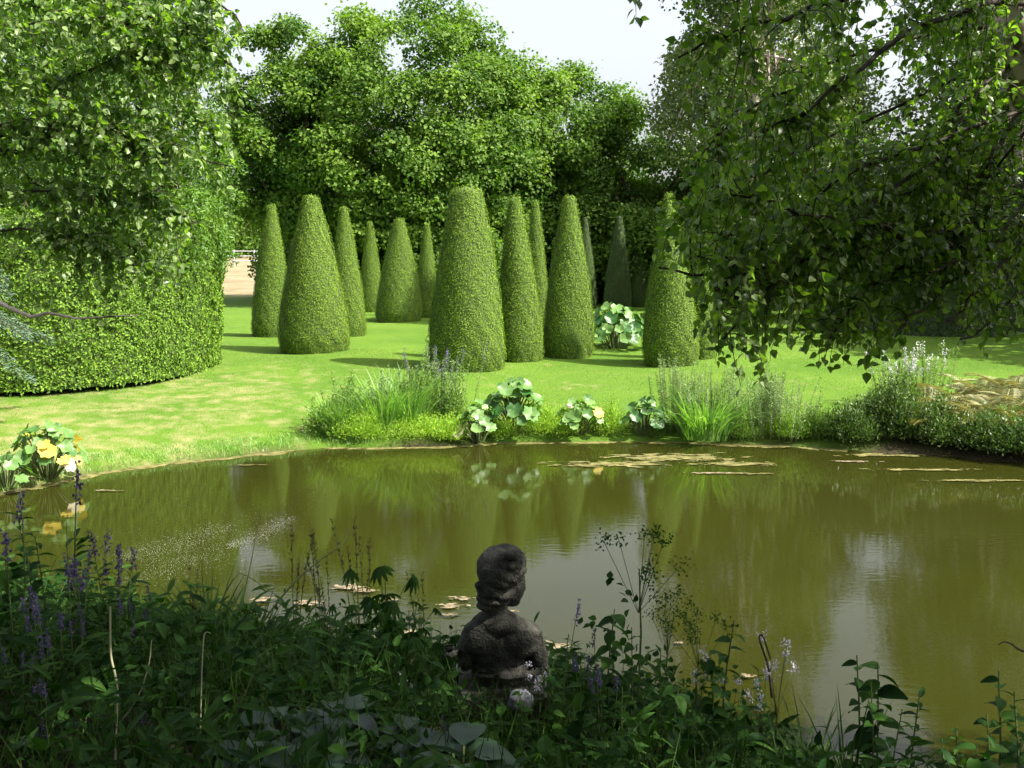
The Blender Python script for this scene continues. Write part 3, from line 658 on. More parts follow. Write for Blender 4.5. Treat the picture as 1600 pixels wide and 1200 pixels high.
for i in range(26):
    a = rng.uniform(0, 2 * math.pi); rr = rng.uniform(1, 2.8); z = rng.uniform(6.3, 10.5); e = np.array([-4.9 + rr * math.cos(a), 8.4 + rr * math.sin(a), z])
    s0 = np.array([-5.8, 8.6, z - .8]); lb.append(([s0, (s0 + e) / 2 + [0, 0, .3], e], .02, 16, 'twig'))
near_birch('birch_tree', 'birch at the left edge with sunlit leaves hanging before the hedge', (-6.0, 8.6),
           [(-6.0, 8.6, 1.0), (-5.9, 8.6, 3.5), (-5.8, 8.5, 6.5), (-5.8, 8.6, 10.5)], .14, lb,
           lambda s: (rng.uniform(.25, .55), .8, .38), .06, 300, lacc, 1.15)
# ------------------------------------------------------------------ conifers
def spray_tree(name, label, base, h, rad_fn, nbr, mat, side=None, spray=.5, nsp=60, s=.05, asp=.4, z0=.5, droop=.25, trunk_r=.15, cond=None, group=None):
    b = np.array([base[0], base[1], Hs(*base) - .05]); t0 = thing(name, label, 'tree', tuple(b), 0, group)
    mk('trunk', [tube([(0, 0, -.1), (0, 0, h * .5), (0, 0, h)], [trunk_r, trunk_r * .6, .02], 8)], M['barkdark'], t0, True)
    P = []; A = []; N = []; T = []; br = []
    for i in range(nbr):
        z = z0 + (h - z0) * (i + rng.random()) / nbr; a = rng.uniform(0, 2 * math.pi); L = rad_fn(z / h) * rng.uniform(.75, 1.1)
        d = np.array([math.cos(a), math.sin(a), 0])
        e = d * L + [0, 0, z - droop * L]
        if cond and not cond(b + e): continue
        pts = curve_pts([(0, 0, z), d * L * .5 + [0, 0, z + .05 * L], e], 8); br.append(tube(pts, np.linspace(.025, .004, 8), 4))
        n = int(nsp * L / spray)
        t = rng.random(n) ** .7; j = np.clip((t * 7).astype(int), 0, 6); f = t * 7 - j; pp = pts[j] * (1 - f)[:, None] + pts[j + 1] * f[:, None]
        sd = np.array([-d[1], d[0], 0]); w = rng.normal(0, .5, n) * spray * (1.15 - t)
        pp = pp + sd * w[:, None] + np.stack([np.zeros(n), np.zeros(n), rng.normal(0, .05, n) - .12 * np.abs(w)], -1)
        ax = unit(d + sd * np.sign(w)[:, None] * .8 + rng.normal(0, .35, (n, 3)) + [0, 0, -.1]); P.append(pp); A.append(ax); N.append(unit(rng.normal(0, .45, (n, 3)) + [0, 0, 1]))
        T.append(np.clip(rng.normal(.4, .1) + .35 * t + rng.normal(0, .15, n), 0, 1))
    P = np.vstack(P); A = np.vstack(A); N = np.vstack(N); T = np.concatenate(T); n = len(P); sz = s * rng.uniform(.6, 1.3, n)
    mk('branch', br, M['barkdark'], t0, True, kind='stuff'); mk('foliage', [leaves(P, A, N, sz, sz * asp, DIAM, T)], M[mat], t0, kind='stuff')
    return t0
# loose yellow-green conifer growing up above/behind the clipped hedge
clob = []
for i in range(330):
    t = rng.random(); z = 2.75 + t * 6.0; a = rng.uniform(0, 2 * math.pi); w = (1.85 - .8 * t ** 2) * rng.uniform(.55, 1.0)
    clob.append((-7.6 + w * 1.0 * math.cos(a), 20.9 + w * 1.2 * math.sin(a), z, rng.uniform(.25, .5)))
clump_tree('cypress_tree', 'loose feathery evergreen towering over the right end of the clipped hedge', (-7.25, 21.4), clob, 'conifer', .105, 230, .2, 6, 20, flat=.85, asp=.4, up=.2, cat='tree')
clob = []
for i in range(520):
    t = rng.random(); z = 2.75 + t * 6; a = rng.uniform(0, 2 * math.pi); w = (2.3 - 1.0 * t ** 2) * rng.uniform(.5, 1.0)
    clob.append((-10.2 + w * 1.25 * math.cos(a), 19.6 + w * .9 * math.sin(a), z, rng.uniform(.3, .55)))
clump_tree('cypress_tree', 'darker evergreen behind the left end of the clipped hedge', (-10.2, 20.6), clob, 'conifer', .12, 120, .2, 6, 20, flat=.85, asp=.4, up=.2)
spray_tree('blue_spruce', 'blue-green spruce with drooping sprays at the left edge before the hedge', (-8.6, 14.2), 7.5, lambda t: 2.25 * (1 - t) + .25, 90, 'spruce', spray=.42, nsp=130, s=.06, asp=.3, z0=.5, droop=.18)
spray_tree('yew_tree', 'very dark yew with drooping branch tips at the right edge', (3.0, 4.5), 6.5, lambda t: 1.95 * (1 - t * .55), 120, 'dark', spray=.3, nsp=95, s=.05, asp=.2, z0=1.4, droop=.42, cond=lambda e: (lambda q: (q[0] > np.interp(q[1], [0, 200, 300, 400, 470, 560, 620], [1570, 1540, 1490, 1460, 1490, 1515, 1530])) and q[1] < 615)(project(e)) or e[1] < 1.5)
# ------------------------------------------------------------------ waterside plants
def mound(name, label, cx, cy, w, dpt, h, n, mat, leaf=.04, asp=.5, tmpl=DIAM, spires=0, group=None, cat='plant', tlo=.5, sublobes=14, upw=.6):
    z0 = Hs(cx, cy); t0 = thing(name, label, cat, (cx, cy, z0 - .02), 0, group)
    k = sublobes; a = rng.uniform(0, 2 * math.pi, k); rr = np.sqrt(rng.random(k)) * .8
    C = np.stack([rr * np.cos(a) * w / 2, rr * np.sin(a) * dpt / 2], -1); hh = h * (1 - .55 * rr ** 2) * rng.uniform(.7, 1.1, k); lr = .28 * min(w, dpt) + .05
    i = rng.integers(0, k, n); d = rsph(n); d[:, 2] = np.abs(d[:, 2]); rad = rng.random(n) ** .35
    P = np.stack([C[i, 0] + d[:, 0] * lr * rad, C[i, 1] + d[:, 1] * lr * rad, hh[i] * (d[:, 2] * rad * .85 + .35 * rng.random(n))*1.1], -1)
    A = unit(d * .6 + rsph(n) * .6 + [0, 0, upw]); N = unit(d + rsph(n) * .7 + [0, 0, .4])
    s = leaf * rng.uniform(.6, 1.35, n); lt = rng.normal(0, .12, k)
    mk('foliage', [leaves(P, A, N, s, s * asp, tmpl, np.clip(tlo + lt[i] + rng.normal(0, .2, n), 0, 1))], M[mat], t0)
    st = []; SP = []; SA = []
    for q in range(max(6, spires)):
        j = rng.integers(0, k); p0 = np.array([C[j, 0], C[j, 1], 0]) + rng.normal(0, .05, 3) * [1, 1, 0]
        hhh = hh[j] * (rng.uniform(1.15, 1.6) if q < spires else .8); tip = p0 + [rng.normal(0, .06), rng.normal(0, .06), hhh]
        st.append(tube([p0, (p0 + tip) / 2 + rng.normal(0, .01, 3), tip], [.005, .004, .002], 3))
        if q < spires:
            m = int(hhh / .018); t = rng.uniform(.35, 1, m); SP.append(p0 + (tip - p0) * t[:, None]); SA.append(unit(rsph(m) * [1, 1, .2] + [0, 0, .6]))
    mk('stem', st, M['stem'], t0, kind='stuff')
    if SP:
        SP = np.vstack(SP); SA = np.vstack(SA); m = len(SP); mk('shoot_leaves', [leaves(SP, SA, rsph(m), leaf * 1.3, leaf * .45, DIAM, np.clip(rng.normal(tlo, .2, m), 0, 1))], M[mat], t0)
    return t0
def clump_blades(name, label, cx, cy, w, h, n, mat='reed', width=.014, group=None, cat='plant', lean=.3, flower=None, parts=0):
    z0 = Hs(cx, cy); t0 = thing(name, label, cat, (cx, cy, z0 - .02), 0, group); ch = []
    for k, T in enumerate(BLADES[:3] if lean < .5 else BLADES):
        m = n // 3; a = rng.uniform(0, 2 * math.pi, m); rr = np.sqrt(rng.random(m)) * w / 2
        P = np.stack([rr * np.cos(a), rr * np.sin(a), np.zeros(m)], -1); out = np.stack([np.cos(a), np.sin(a), np.zeros(m)], -1)
        A = unit(out * rng.uniform(0, lean, m)[:, None] + [0, 0, 1] + rng.normal(0, .08, (m, 3))); N = unit(-out + [0, 0, .3] + rng.normal(0, .3, (m, 3)))
        L = h * rng.uniform(.55, 1.1, m) * (1 + .15 * k)
        ch.append(leaves(P, A, N, L, width * rng.uniform(.7, 1.2, m), T, rng.random(m)))
    mk('blades', ch, M[mat], t0)
    return t0
ROUNDS = [roundleaf(14, 7, .10, .25), roundleaf(16, 8, .14, .1), roundleaf(14, 5, .08, .4)]
def bigleaf_plant(name, label, cx, cy, w, h, n, size, special=None, group=None, tl=(0.1, 1.0), mat='bigleaf', facing=.35):
    z0 = Hs(cx, cy); t0 = thing(name, label, 'plant', (cx, cy, z0 - .02), 0, group)
    st = []
    protos = []
    for T in ROUNDS:
        for tt in np.linspace(tl[0], tl[1], 3):
            me = mesh_from('leaf', [leaves(np.zeros((1, 3)), np.array([[1., 0, 0]]), np.array([[0, 0, 1.]]), 1, 1, T, tt)], True); me.materials.append(M[mat]); protos.append(me)
    sp = {}
    for i in range(n):
        a = rng.uniform(0, 2 * math.pi); q = math.sqrt((i + .5) / n); rr = q * w / 2; z = h * (1 - .7 * q * q) * rng.uniform(.75, 1.08) + .03
        p = np.array([rr * math.cos(a), rr * math.sin(a), z]); nv = unit(np.array([math.cos(a) * q, math.sin(a) * q - .25, 0]) * (.5 + facing) + [0, 0, .75] + rng.normal(0, .25, 3))
        ax = unit(np.cross(np.cross(nv, [math.cos(a), math.sin(a), -.3]), nv)); S = np.cross(nv, ax); s = size * rng.uniform(.65, 1.2) * (1 - .25 * (1 - q))
        key = None
        if special and i in special: key = special[i]
        if key:
            if key not in sp:
                me = mesh_from('leaf', [leaves(np.zeros((1, 3)), np.array([[1., 0, 0]]), np.array([[0, 0, 1.]]), 1, 1, ROUNDS[0], .5)], True); me.materials.append(M[key]); sp[key] = me
            me = sp[key]
        else: me = protos[rng.integers(0, len(protos))]
        o = bpy.data.objects.new('leaf', me); COL.objects.link(o); o.parent = t0
        if key: o['label'] = 'yellowed leaf' if key == 'yellowleaf' else 'bleached pale leaf'
        o.matrix_local = Matrix(((ax[0], S[0], nv[0], p[0]), (ax[1], S[1], nv[1], p[1]), (ax[2], S[2], nv[2], p[2]), (0, 0, 0, 1))) @ Matrix.Scale(s, 4)
        st.append(tube(curve_pts([(p[0] * .25, p[1] * .25, 0), (p[0] * .6, p[1] * .6, z * .7), p], 5), [.012, .011, .01, .008, .006], 5))
    mk('stalks', st, M['stem'], t0, True, kind='stuff')
    return t0
def GPt(x, y, z=.1):
    lo, hi = 11.0, 60.0
    for _ in range(40):
        mid = (lo + hi) / 2; p = PX(x, y, mid)
        if p[2] > max(.03, Hs(p[0], p[1])): lo = mid
        else: hi = mid
    q = PX(x, y, lo); Y = lo
    for _ in range(60):
        X = q[0] * Y / lo
        if pond_dist([X], [Y])[0] > .06: break
        Y += .03
    return X, Y
g1 = 'plants of the leafy mound on the far bank'
# mound 485..720
for (x, y, w, h, mat, sz, lab, spir, n) in (
    (520, 682, .9, .55, 'mid', .05, 'grassy green clump at the left foot of the far bank mound', 10, 4200),
    (568, 690, .95, .42, 'bright', .04, 'low bright yellow-green waterside clump below the reeds', 0, 4500),
    (640, 693, 1.0, .4, 'bright', .04, 'low bright yellow-green clump at the middle of the mound foot', 0, 5000),
    (698, 692, .6, .42, 'bright', .04, 'small bright clump beside the pale leaves', 0, 3000),
    (545, 668, .9, .60, 'mid', .05, 'leafy green growth behind the low bright clumps', 14, 5000),
    (605, 668, .9, .75, 'grey', .045, 'soft grey-green growth in the middle of the mound', 16, 5500),
    (655, 668, .8, .95, 'mid', .045, 'tall leafy growth under the purple loosestrife', 16, 5000),
    (712, 672, .5, .75, 'mid', .045, 'twiggy growth at the right end of the mound', 10, 3000),
    (775, 686, .7, .34, 'bright', .04, 'low bright clump in front of the tallest big-leaved plant', 4, 2600),
    (835, 690, .85, .5, 'bright', .035, 'feathery yellow-green clump between big-leaved plants', 14, 5200),
    (890, 690, .75, .46, 'bright', .035, 'feathery yellow-green clump right of its twin', 10, 4600),
    (955, 688, .55, .5, 'bright', .035, 'small upright bright clump left of the round-leaved plant', 10, 2800)):
    cx, cy = GPt(x, y); mound('waterside_plant', lab, cx, cy + w * .25, w, w * .8, h, n, mat, sz, .35, spires=spir, group=g1)
def pt(x, y, dy=0): a = GPt(x, y); return a[0], a[1] + dy
for (x, y, w, h, n, lab, wd_) in ((600, 672, .5, 1.0, 240, 'reed clump rising left of centre in the mound', .016), (640, 672, .4, 1.05, 200, 'reed clump nearest the purple flowers', .016), (530, 676, .5, .7, 260, 'short grassy reeds at the left end of the mound', .012)):
    a = pt(x, y); clump_blades('reed_clump', lab, a[0], a[1], w, h, n, width=wd_, group='reeds on the far bank')
clump_blades('iris_clump', 'upright sword-leaved iris clump at the water edge below the hanging birch leaves', *pt(1105, 690, .1), .75, .88, 330, width=.024, lean=.45)
def loosestrife(name, label, cx, cy, w, h, n, mat, flower=None, group=None):
    z0 = Hs(cx, cy); t0 = thing(name, label, 'plant', (cx, cy, z0 - .02), 0, group); st = []; P = []; A = []; FP = []
    for i in range(n):
        p0 = np.array([rng.normal(0, w / 4), rng.normal(0, w / 5), 0]); L = h * rng.uniform(.65, 1.08); tip = p0 * 1.5 + [rng.normal(0, .05), rng.normal(0, .05), L]
        pts = curve_pts([p0, (p0 + tip) / 2 + rng.normal(0, .02, 3), tip], 6); st.append(tube(pts, np.linspace(.006, .002, 6), 3))
        m = int(L / .012); t = np.sort(rng.uniform(.08, .97, m)); pp = p0 + (tip - p0) * t[:, None]
        a = np.arange(m) * 2.4; P.append(pp); A.append(np.stack([np.cos(a), np.sin(a), np.full(m, .55)], -1))
        if flower and i % 2 == 0:
            m = 40; t = rng.uniform(.78, 1.04, m); FP.append(p0 + (tip - p0) * t[:, None] + rng.normal(0, .012, (m, 3)))
    P = np.vstack(P); A = unit(np.vstack(A)); m = len(P)
    mk('stem', st, M['stem'], t0, kind='stuff'); mk('foliage', [leaves(P, A, unit(rsph(m) * .4 + [0, 0, 1]), rng.uniform(.03, .06, m), .016, DIAM, np.clip(rng.normal(.5, .25, m), 0, 1))], M[mat], t0)
    if FP: FP = np.vstack(FP); m = len(FP); mk('flowers', [leaves(FP, rsph(m), rsph(m), .022, .02, DIAM, rng.random(m))], M[flower], t0, kind='stuff')
    return t0
gl = 'tall leafy stems on the far bank'
loosestrife('loosestrife', 'tall grey-green stems tipped with purple at the top of the mound', *pt(688, 655), .75, 1.15, 42, 'grey', 'purple', gl)
loosestrife('loosestrife', 'thin stems with purple flower tips left of the tallest grey-green stems', *pt(640, 650), .5, .85, 14, 'grey', 'purple', gl)
loosestrife('loosestrife', 'dense tall grey-green stems left of the iris clump', *pt(1068, 680, .2), .7, 1.18, 60, 'grey', None, gl)
loosestrife('loosestrife', 'tall grey-green stems behind the lowest hanging birch leaves', *pt(1130, 676, .3), .8, 1.05, 46, 'grey', None, gl)
loosestrife('loosestrife', 'leafy stems right of the iris clump', *pt(1215, 684, .1), .9, .95, 55, 'grey', None, gl)
loosestrife('loosestrife', 'green stems behind the shrubs with white flower spikes', *pt(1425, 640, .3), .9, .95, 50, 'mid', 'lilac', gl)
loosestrife('loosestrife', 'pale-flowered stems beside the bracken', *pt(1475, 640, .6), .6, 1.0, 24, 'mid', 'white', gl)
gb = 'big-leaved butterbur plants along the far bank'
bigleaf_plant('butterbur', 'tallest big-leaved plant right of the mound, dark and glossy', *pt(803, 682, .15), 1.15, .8, 60, .27, None, gb, (0, .55))
bigleaf_plant('butterbur', 'pale big-leaved plant beside the mound with a bleached leaf at its foot', *pt(748, 688), .7, .58, 34, .2, {32: 'paleleaf', 33: 'paleleaf', 30: 'yellowleaf'}, gb, (.5, 1))
bigleaf_plant('butterbur', 'low big-leaved plant behind the feathery clumps with pale sunlit leaves', *pt(905, 680, .1), .95, .55, 50, .19, {8: 'paleleaf', 14: 'yellowleaf', 26: 'yellowleaf'}, gb, (.3, 1))
bigleaf_plant('butterbur', 'round-leaved plant at the water edge holding one yellow-white leaf', *pt(1008, 689, .1), 0.75, .6, 40, .2, {36: 'paleleaf', 30: 'yellowleaf'}, gb, (0, .8))
bigleaf_plant('butterbur', 'sunlit big-leaved plant with yellow leaves at the left corner of the pond', *pt(66, 752, .15), 1.0, .78, 60, .2, {**{i: 'yellowleaf' for i in range(26, 60, 3)}, 55: 'paleleaf', 58: 'paleleaf'}, gb, (.2, .9))
bigleaf_plant('butterbur', 'lower half-hidden big-leaved plant left of the one with yellow leaves', *pt(5, 765, .1), .6, .4, 26, .17, {20: 'paleleaf'}, gb, (.2, .9))
p = pt(965, 548); bigleaf_plant('gunnera', 'large-leaved plant between the tall cone and the sharp-tipped one', p[0], p[1] + .5, 1.8, 1.05, 80, .34, None, None, (0, .8), facing=.6)
# right bank
for (x, y, w, h, mat, sz, lab, n, sp_) in (
    (1025, 692, .3, .25, 'mid', .035, 'small leafy tuft between the round-leaved plant and the tall stems', 1200, 4),
    (1165, 694, .5, .3, 'mid', .035, 'small green tuft right of the iris clump', 2200, 6),
    (1235, 696, .7, .42, 'bright', .035, 'loose bright bush at the water edge right of the iris', 4200, 14),
    (1205, 672, .8, .85, 'grey', .04, 'tall grey-green bush behind the iris clump', 4600, 12),
    (1290, 690, .8, .45, 'mid', .04, 'rounded bush where the right lawn meets the bank', 5200, 10),
    (1340, 694, .9, .55, 'shrub', .045, 'dense dark shrub below the right lawn', 7000, 6),
    (1410, 690, 1.1, .8, 'shrub', .045, 'largest dense small-leaved shrub on the right bank', 9500, 10),
    (1480, 700, 1.1, .6, 'shrub', .045, 'dense small-leaved shrub below the bracken', 9000, 8),
    (1550, 712, 1.1, .5, 'shrub', .045, 'shaded shrub reaching the water near the right edge', 8000, 6),
    (1630, 722, 1.2, .55, 'shrub', .045, 'shaded shrub cut by the right edge', 8000, 6),
    (1420, 655, 1.1, .6, 'mid', .045, 'light green leafy bush behind the dense shrubs', 6500, 14),
    (1510, 672, 1.2, .4, 'mid', .045, 'green bush in front of the bracken', 6500, 12),
    (1590, 688, 1.2, .4, 'mid', .045, 'green bush at the right edge below the bracken', 6500, 12)):
    cx, cy = GPt(x, y); mound('shrub', lab, cx, cy + w * .3, w, w * .8, h, n, mat, sz, .6 if mat == 'shrub' else .4, spires=sp_, group='shrubs along the right bank', cat='shrub', tlo=.45)
# bracken: fronds as parts
def frond_mesh():
    P = []; A = []; N = []; L = []
    t = np.linspace(.12, 1, 22); ang = t * 1.3; sx = np.sin(ang) / 1.3; sz = -(1 - np.cos(ang)) / 1.3 * .8
    for k in range(22):
        c = np.array([sx[k], 0, sz[k]])
        for sg in (-1, 1):
            P.append(c); A.append((.35, sg, -.15)); N.append((0, 0, 1)); L.append(.2 * math.sin(math.pi * (t[k] * .85 + .1)) ** .8 + .02)
    L = np.array(L); tb = tube(np.stack([np.concatenate([[0], sx]), np.zeros(23), np.concatenate([[0], sz])], -1), .008, 3)
    me = mesh_from('frond', [leaves(np.array(P), np.array(A), np.array(N), L, .022, DIAM, rng.random(len(P))), tb]); me.materials.append(M['fern']); return me
fm = [frond_mesh() for _ in range(3)]
def fern(label, cx, cy, s, n=9, rz=0, name='bracken', mat=None):
    t0 = thing(name, label, 'fern', (cx, cy, Hs(cx, cy)), rz, 'bracken behind the right bank')
    for i in range(n):
        a = 2 * math.pi * i / n + rng.normal(0, .25); o = bpy.data.objects.new('frond', fm[i % 3]); COL.objects.link(o); o.parent = t0
        o.rotation_euler = (rng.normal(0, .2), -rng.uniform(.5, 1.1), a); o.scale = (s * rng.uniform(.75, 1.15),) * 3; o.location = (0, 0, .05)
for i, (x, y) in enumerate(((1455, 632), (1500, 612), (1545, 605), (1590, 600), (1480, 655), (1530, 640), (1580, 640), (1620, 625), (1560, 660), (1600, 668))):
    a = pt(x, y + 34, 0); fern(('browning bracken clump %s' % ('nearest the pale flower spikes', 'at the back beside the shaded lawn', 'at the back under the yew tips', 'at the back by the right edge', 'in front of the flower spikes', 'in the middle of the patch', 'under the drooping yew branch', 'cut off by the right edge', 'lowest in the middle of the patch', 'lowest by the right edge')[i]), a[0], a[1] + .3, .98, 18)
# ------------------------------------------------------------------ floating mats
def blob(cx, cy, rx, ry, n=60, seed=0):
    a = np.linspace(0, 2 * math.pi, n, endpoint=False); r = 1 + .25 * np.sin(2 * a + seed) + .18 * np.sin(3 * a + seed * 2) + .14 * np.sin(5 * a - seed) + .1 * np.sin(9 * a + seed * 3) + rng.normal(0, .05, n)
    return np.stack([cx + rx * r * np.cos(a), cy + ry * r * np.sin(a)], -1)
zc = [0.004]
def mat_obj(label, cx, cy, rx, ry, mat='algae', group='floating algae mats', n=60):
    zc[0] += .0007; c = .009 if rx < .2 else .03; sd = rng.random() * 40
    gx = np.arange(-rx * 1.5, rx * 1.5, c); gy = np.arange(-ry * 1.6, ry * 1.6, c * .6); X, Y = np.meshgrid(gx, gy)
    f = np.zeros_like(X); fl = X.ravel(); yl = Y.ravel()
    nv = np.array([mnoise.fractal(Vector((a * 1.7 / min(rx, .45) + sd, b * 1.5 / min(ry, .12), sd)), 1.0, 2.0, 4) for a, b in zip(fl, yl)]).reshape(X.shape)
    keep = (1 - np.sqrt((X / rx) ** 2 + (Y / ry) ** 2) + nv * 1.1) > .12
    k = np.where(keep.ravel())[0]
    if len(k) == 0: return
    nx_, ny_ = len(gx), len(gy)
    ii = k % nx_; jj = k // nx_; kk = (ii < nx_ - 1) & (jj < ny_ - 1); ii, jj = ii[kk], jj[kk]
    zz = zc[0] + .003 * np.clip(nv, -1, 1) + .003
    V = np.stack([X, Y, zz], -1).reshape(-1, 3) + np.column_stack([rng.normal(0, c * .15, (X.size, 2)), np.zeros(X.size)])
    a = jj * nx_ + ii; q = np.stack([a, a + 1, a + 1 + nx_, a + nx_], -1); us = np.unique(q); mp = np.zeros(len(V), int); mp[us] = np.arange(len(us))
    o = mk('algae_mat', [(V[us], mp[q], .5)], M[mat], None, True, (cx, cy, 0)); o['label'] = label; o['category'] = 'algae'; o['group'] = group
def wpt(x, y): p = GZ(x, y, 0); return p[0], p[1]
for (x, y, rx, ry, mt, lab) in (
    (960, 726, .75, .17, 'algae', 'broad tan algae mat reaching furthest out from the far bank'),
    (1050, 716, .9, .25, 'algae', 'largest tan algae mat off the iris clump'),
    (1150, 726, .55, .14, 'algae', 'algae mat right of the largest one'),
    (1120, 740, .35, .05, 'algaepink', 'thin outer strip of scum beyond the largest mat'),
    (1165, 741, .3, .04, 'algae', 'short thin strip of algae right of the outer strip'),
    (1385, 712, .75, .1, 'algae', 'long pale algae strip along the right bank shrubs'),
    (1340, 722, .3, .05, 'algaepink', 'small pinkish mat below the long pale strip'),
    (1440, 735, .7, .06, 'algae', 'thin dull algae strip in the dark water on the right'),
    (1530, 752, .6, .05, 'algae', 'faint algae strip near the right edge of the water'),
    (385, 728, .25, .03, 'algae', 'small tan patch near the left bank grass'),
    (165, 768, .2, .03, 'algaepink', 'small orange-brown patch near the yellow-leaved plant')):
    a = wpt(x, y); mat_obj(lab, a[0], a[1], rx, ry, mt)
# rim of scum along the far bank
far_i = [k for k in range(len(pond)) if pond[k][1] > 12.8 and pond[k][0] < 5.5]
rp = curve_pts(np.column_stack([pond[far_i], np.zeros(len(far_i))]), 700); m = len(rp); tt_ = np.arange(m)
tg_ = unit(np.gradient(rp, axis=0)); nn_ = np.column_stack([tg_[:, 1], -tg_[:, 0], np.zeros(m)])
if nn_[m // 2][1] > 0: nn_ = -nn_
w_ = np.clip(.05 + .07 * (vnoise(tt_ * .05, tt_ * .013, 1, 2) + .35) + .03 * vnoise(tt_ * .4, tt_ * .2, 1, 5), 0.006, .3)
V = np.vstack([rp - nn_ * .12 + [0, 0, .005], rp + nn_ * (w_ * .6)[:, None] + [0, 0, .006], rp + nn_ * w_[:, None] + [0, 0, .002], rp + nn_ * w_[:, None] + [0, 0, -.01]])
q = [(k + r * m, k + 1 + r * m, k + 1 + (r + 1) * m, k + (r + 1) * m) for r in range(3) for k in range(m - 1)]
o = mk('shore_scum', [(V, np.array(q), .5)], M['algae'], None, True); o['label'] = 'narrow yellowish scum rim along the water line of the far bank'; o['category'] = 'algae'
for (x, y, rx, lab) in ((720, 937, .09, 'pinkish scum raft left of the statue head'), (705, 950, .12, 'pinkish scum raft beside the statue neck'), (700, 963, .06, 'smallest pinkish raft by the statue shoulder'),
                        (545, 920, .13, 'scum raft behind the palm-like leaves'), (570, 925, .1, 'scum raft right behind the finger-leaved plant'), (475, 945, .12, 'scum raft left of the seed stalks'), (620, 992, .16, 'scum raft left of the statue near the bank'), (585, 1000, .1, 'low scum raft by the near plants'),
                        (800, 958, .05, 'tiny scum raft right of the statue neck'), (410, 940, .1, 'scum raft by the small sky reflection'), (618, 940, .05, 'tiny raft under the drooping leaf'), (870, 1012, .12, 'scum raft right of the statue shoulder'), (1060, 1008, .05, 'small raft beneath the leafy stem'), (1165, 1060, .06, 'reddish scum raft at the near bank right of the statue')):
    a = wpt(x, y); mat_obj(lab, a[0], a[1], rx, rx * .45, 'algaepink', 'scum rafts near the statue', 36)
# streaks of ripple glint, painted as pale floating specks
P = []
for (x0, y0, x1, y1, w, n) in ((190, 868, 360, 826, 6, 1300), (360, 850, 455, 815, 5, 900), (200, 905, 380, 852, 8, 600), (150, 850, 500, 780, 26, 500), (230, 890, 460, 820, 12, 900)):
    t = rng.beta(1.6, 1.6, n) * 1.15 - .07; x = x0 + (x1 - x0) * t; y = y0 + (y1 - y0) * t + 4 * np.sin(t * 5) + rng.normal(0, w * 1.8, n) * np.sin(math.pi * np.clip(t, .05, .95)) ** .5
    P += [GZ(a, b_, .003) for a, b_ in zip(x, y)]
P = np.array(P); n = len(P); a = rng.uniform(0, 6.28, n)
mk('glint_specks', [leaves(P, np.stack([np.cos(a), np.sin(a), np.zeros(n)], -1), np.tile([0, 0, 1.], (n, 1)), rng.uniform(.003, .010, n), rng.uniform(.002, .005, n), (DIAM[0] * [1, 1, 0.02], DIAM[1]), .5)], M['scatter'], kind='stuff', label='pale specks painted as ripple glint, in streaks on the left of the pond')
# ------------------------------------------------------------------ far fence and path marks
fY = 95; t0 = thing('paddock_fence', 'pale post and rail fence beyond the dry field left of the cones', 'fence', (X_at(300, fY), fY, Hs(-30, 95) + .4))
for k in range(12):
    xx = k * 1.9; mk('post', [tube([(xx, 0, -.3), (xx, 0, 1.5)], .07, 5)], M['fencewood'], t0)
for zz in (.5, .95, 1.4): mk('rail', [tube([(-.5, .06, zz), (22, .06, zz)], .045, 5)], M['fencewood'], t0)
# ------------------------------------------------------------------ statue
SY = 4.5
sbase = np.array([PX(785, 1040, SY)[0], SY, PX(785, 1060, SY)[2]])
def S3(px, py, dy=0): return PX(px, py, SY + dy) - sbase
U = (SY * cp + 1.6 * sp) / F
def ellip(px, py, dy, rx, ry, rz, rot=0):
    bm = bmesh.new(); bmesh.ops.create_icosphere(bm, subdivisions=3, radius=1)
    Mx = Matrix.Translation(Vector(S3(px, py, dy))) @ Matrix.Rotation(rot, 4, 'Y') @ Matrix.Diagonal((rx * U, ry * U, rz * U, 1))
    bm.transform(Mx); V = np.array([v.co[:] for v in bm.verts]); Fc = np.array([[v.index for v in f.verts] for f in bm.faces]); bm.free(); return (V, Fc, .5)
def fuse(name, chunks, voxel, parent, mat, disp, smooth_it=3):
    me = mesh_from('tmp', chunks); o = bpy.data.objects.new('tmp', me); COL.objects.link(o)
    m = o.modifiers.new('r', 'REMESH'); m.mode = 'VOXEL'; m.voxel_size = voxel
    s = o.modifiers.new('s', 'SMOOTH'); s.factor = .5; s.iterations = smooth_it
    dg = bpy.context.evaluated_depsgraph_get(); me2 = bpy.data.meshes.new_from_object(o.evaluated_get(dg)); bpy.data.objects.remove(o)
    nv = len(me2.vertices); co = np.zeros(nv * 3); me2.vertices.foreach_get('co', co); co = co.reshape(-1, 3); no = np.zeros(nv * 3); me2.vertices.foreach_get('normal', no); no = no.reshape(-1, 3)
    co = co + no * np.array([disp(c) for c in co])[:, None]; me2.vertices.foreach_set('co', co.ravel()); me2.polygons.foreach_set('use_smooth', [True] * len(me2.polygons)); me2.update()
    me2.materials.clear(); me2.name = name
    return link(name, me2, mat, parent)
st = thing('stone_statue', 'weathered dark stone bust of a woman seen from behind, head turned right', 'statue', tuple(sbase))
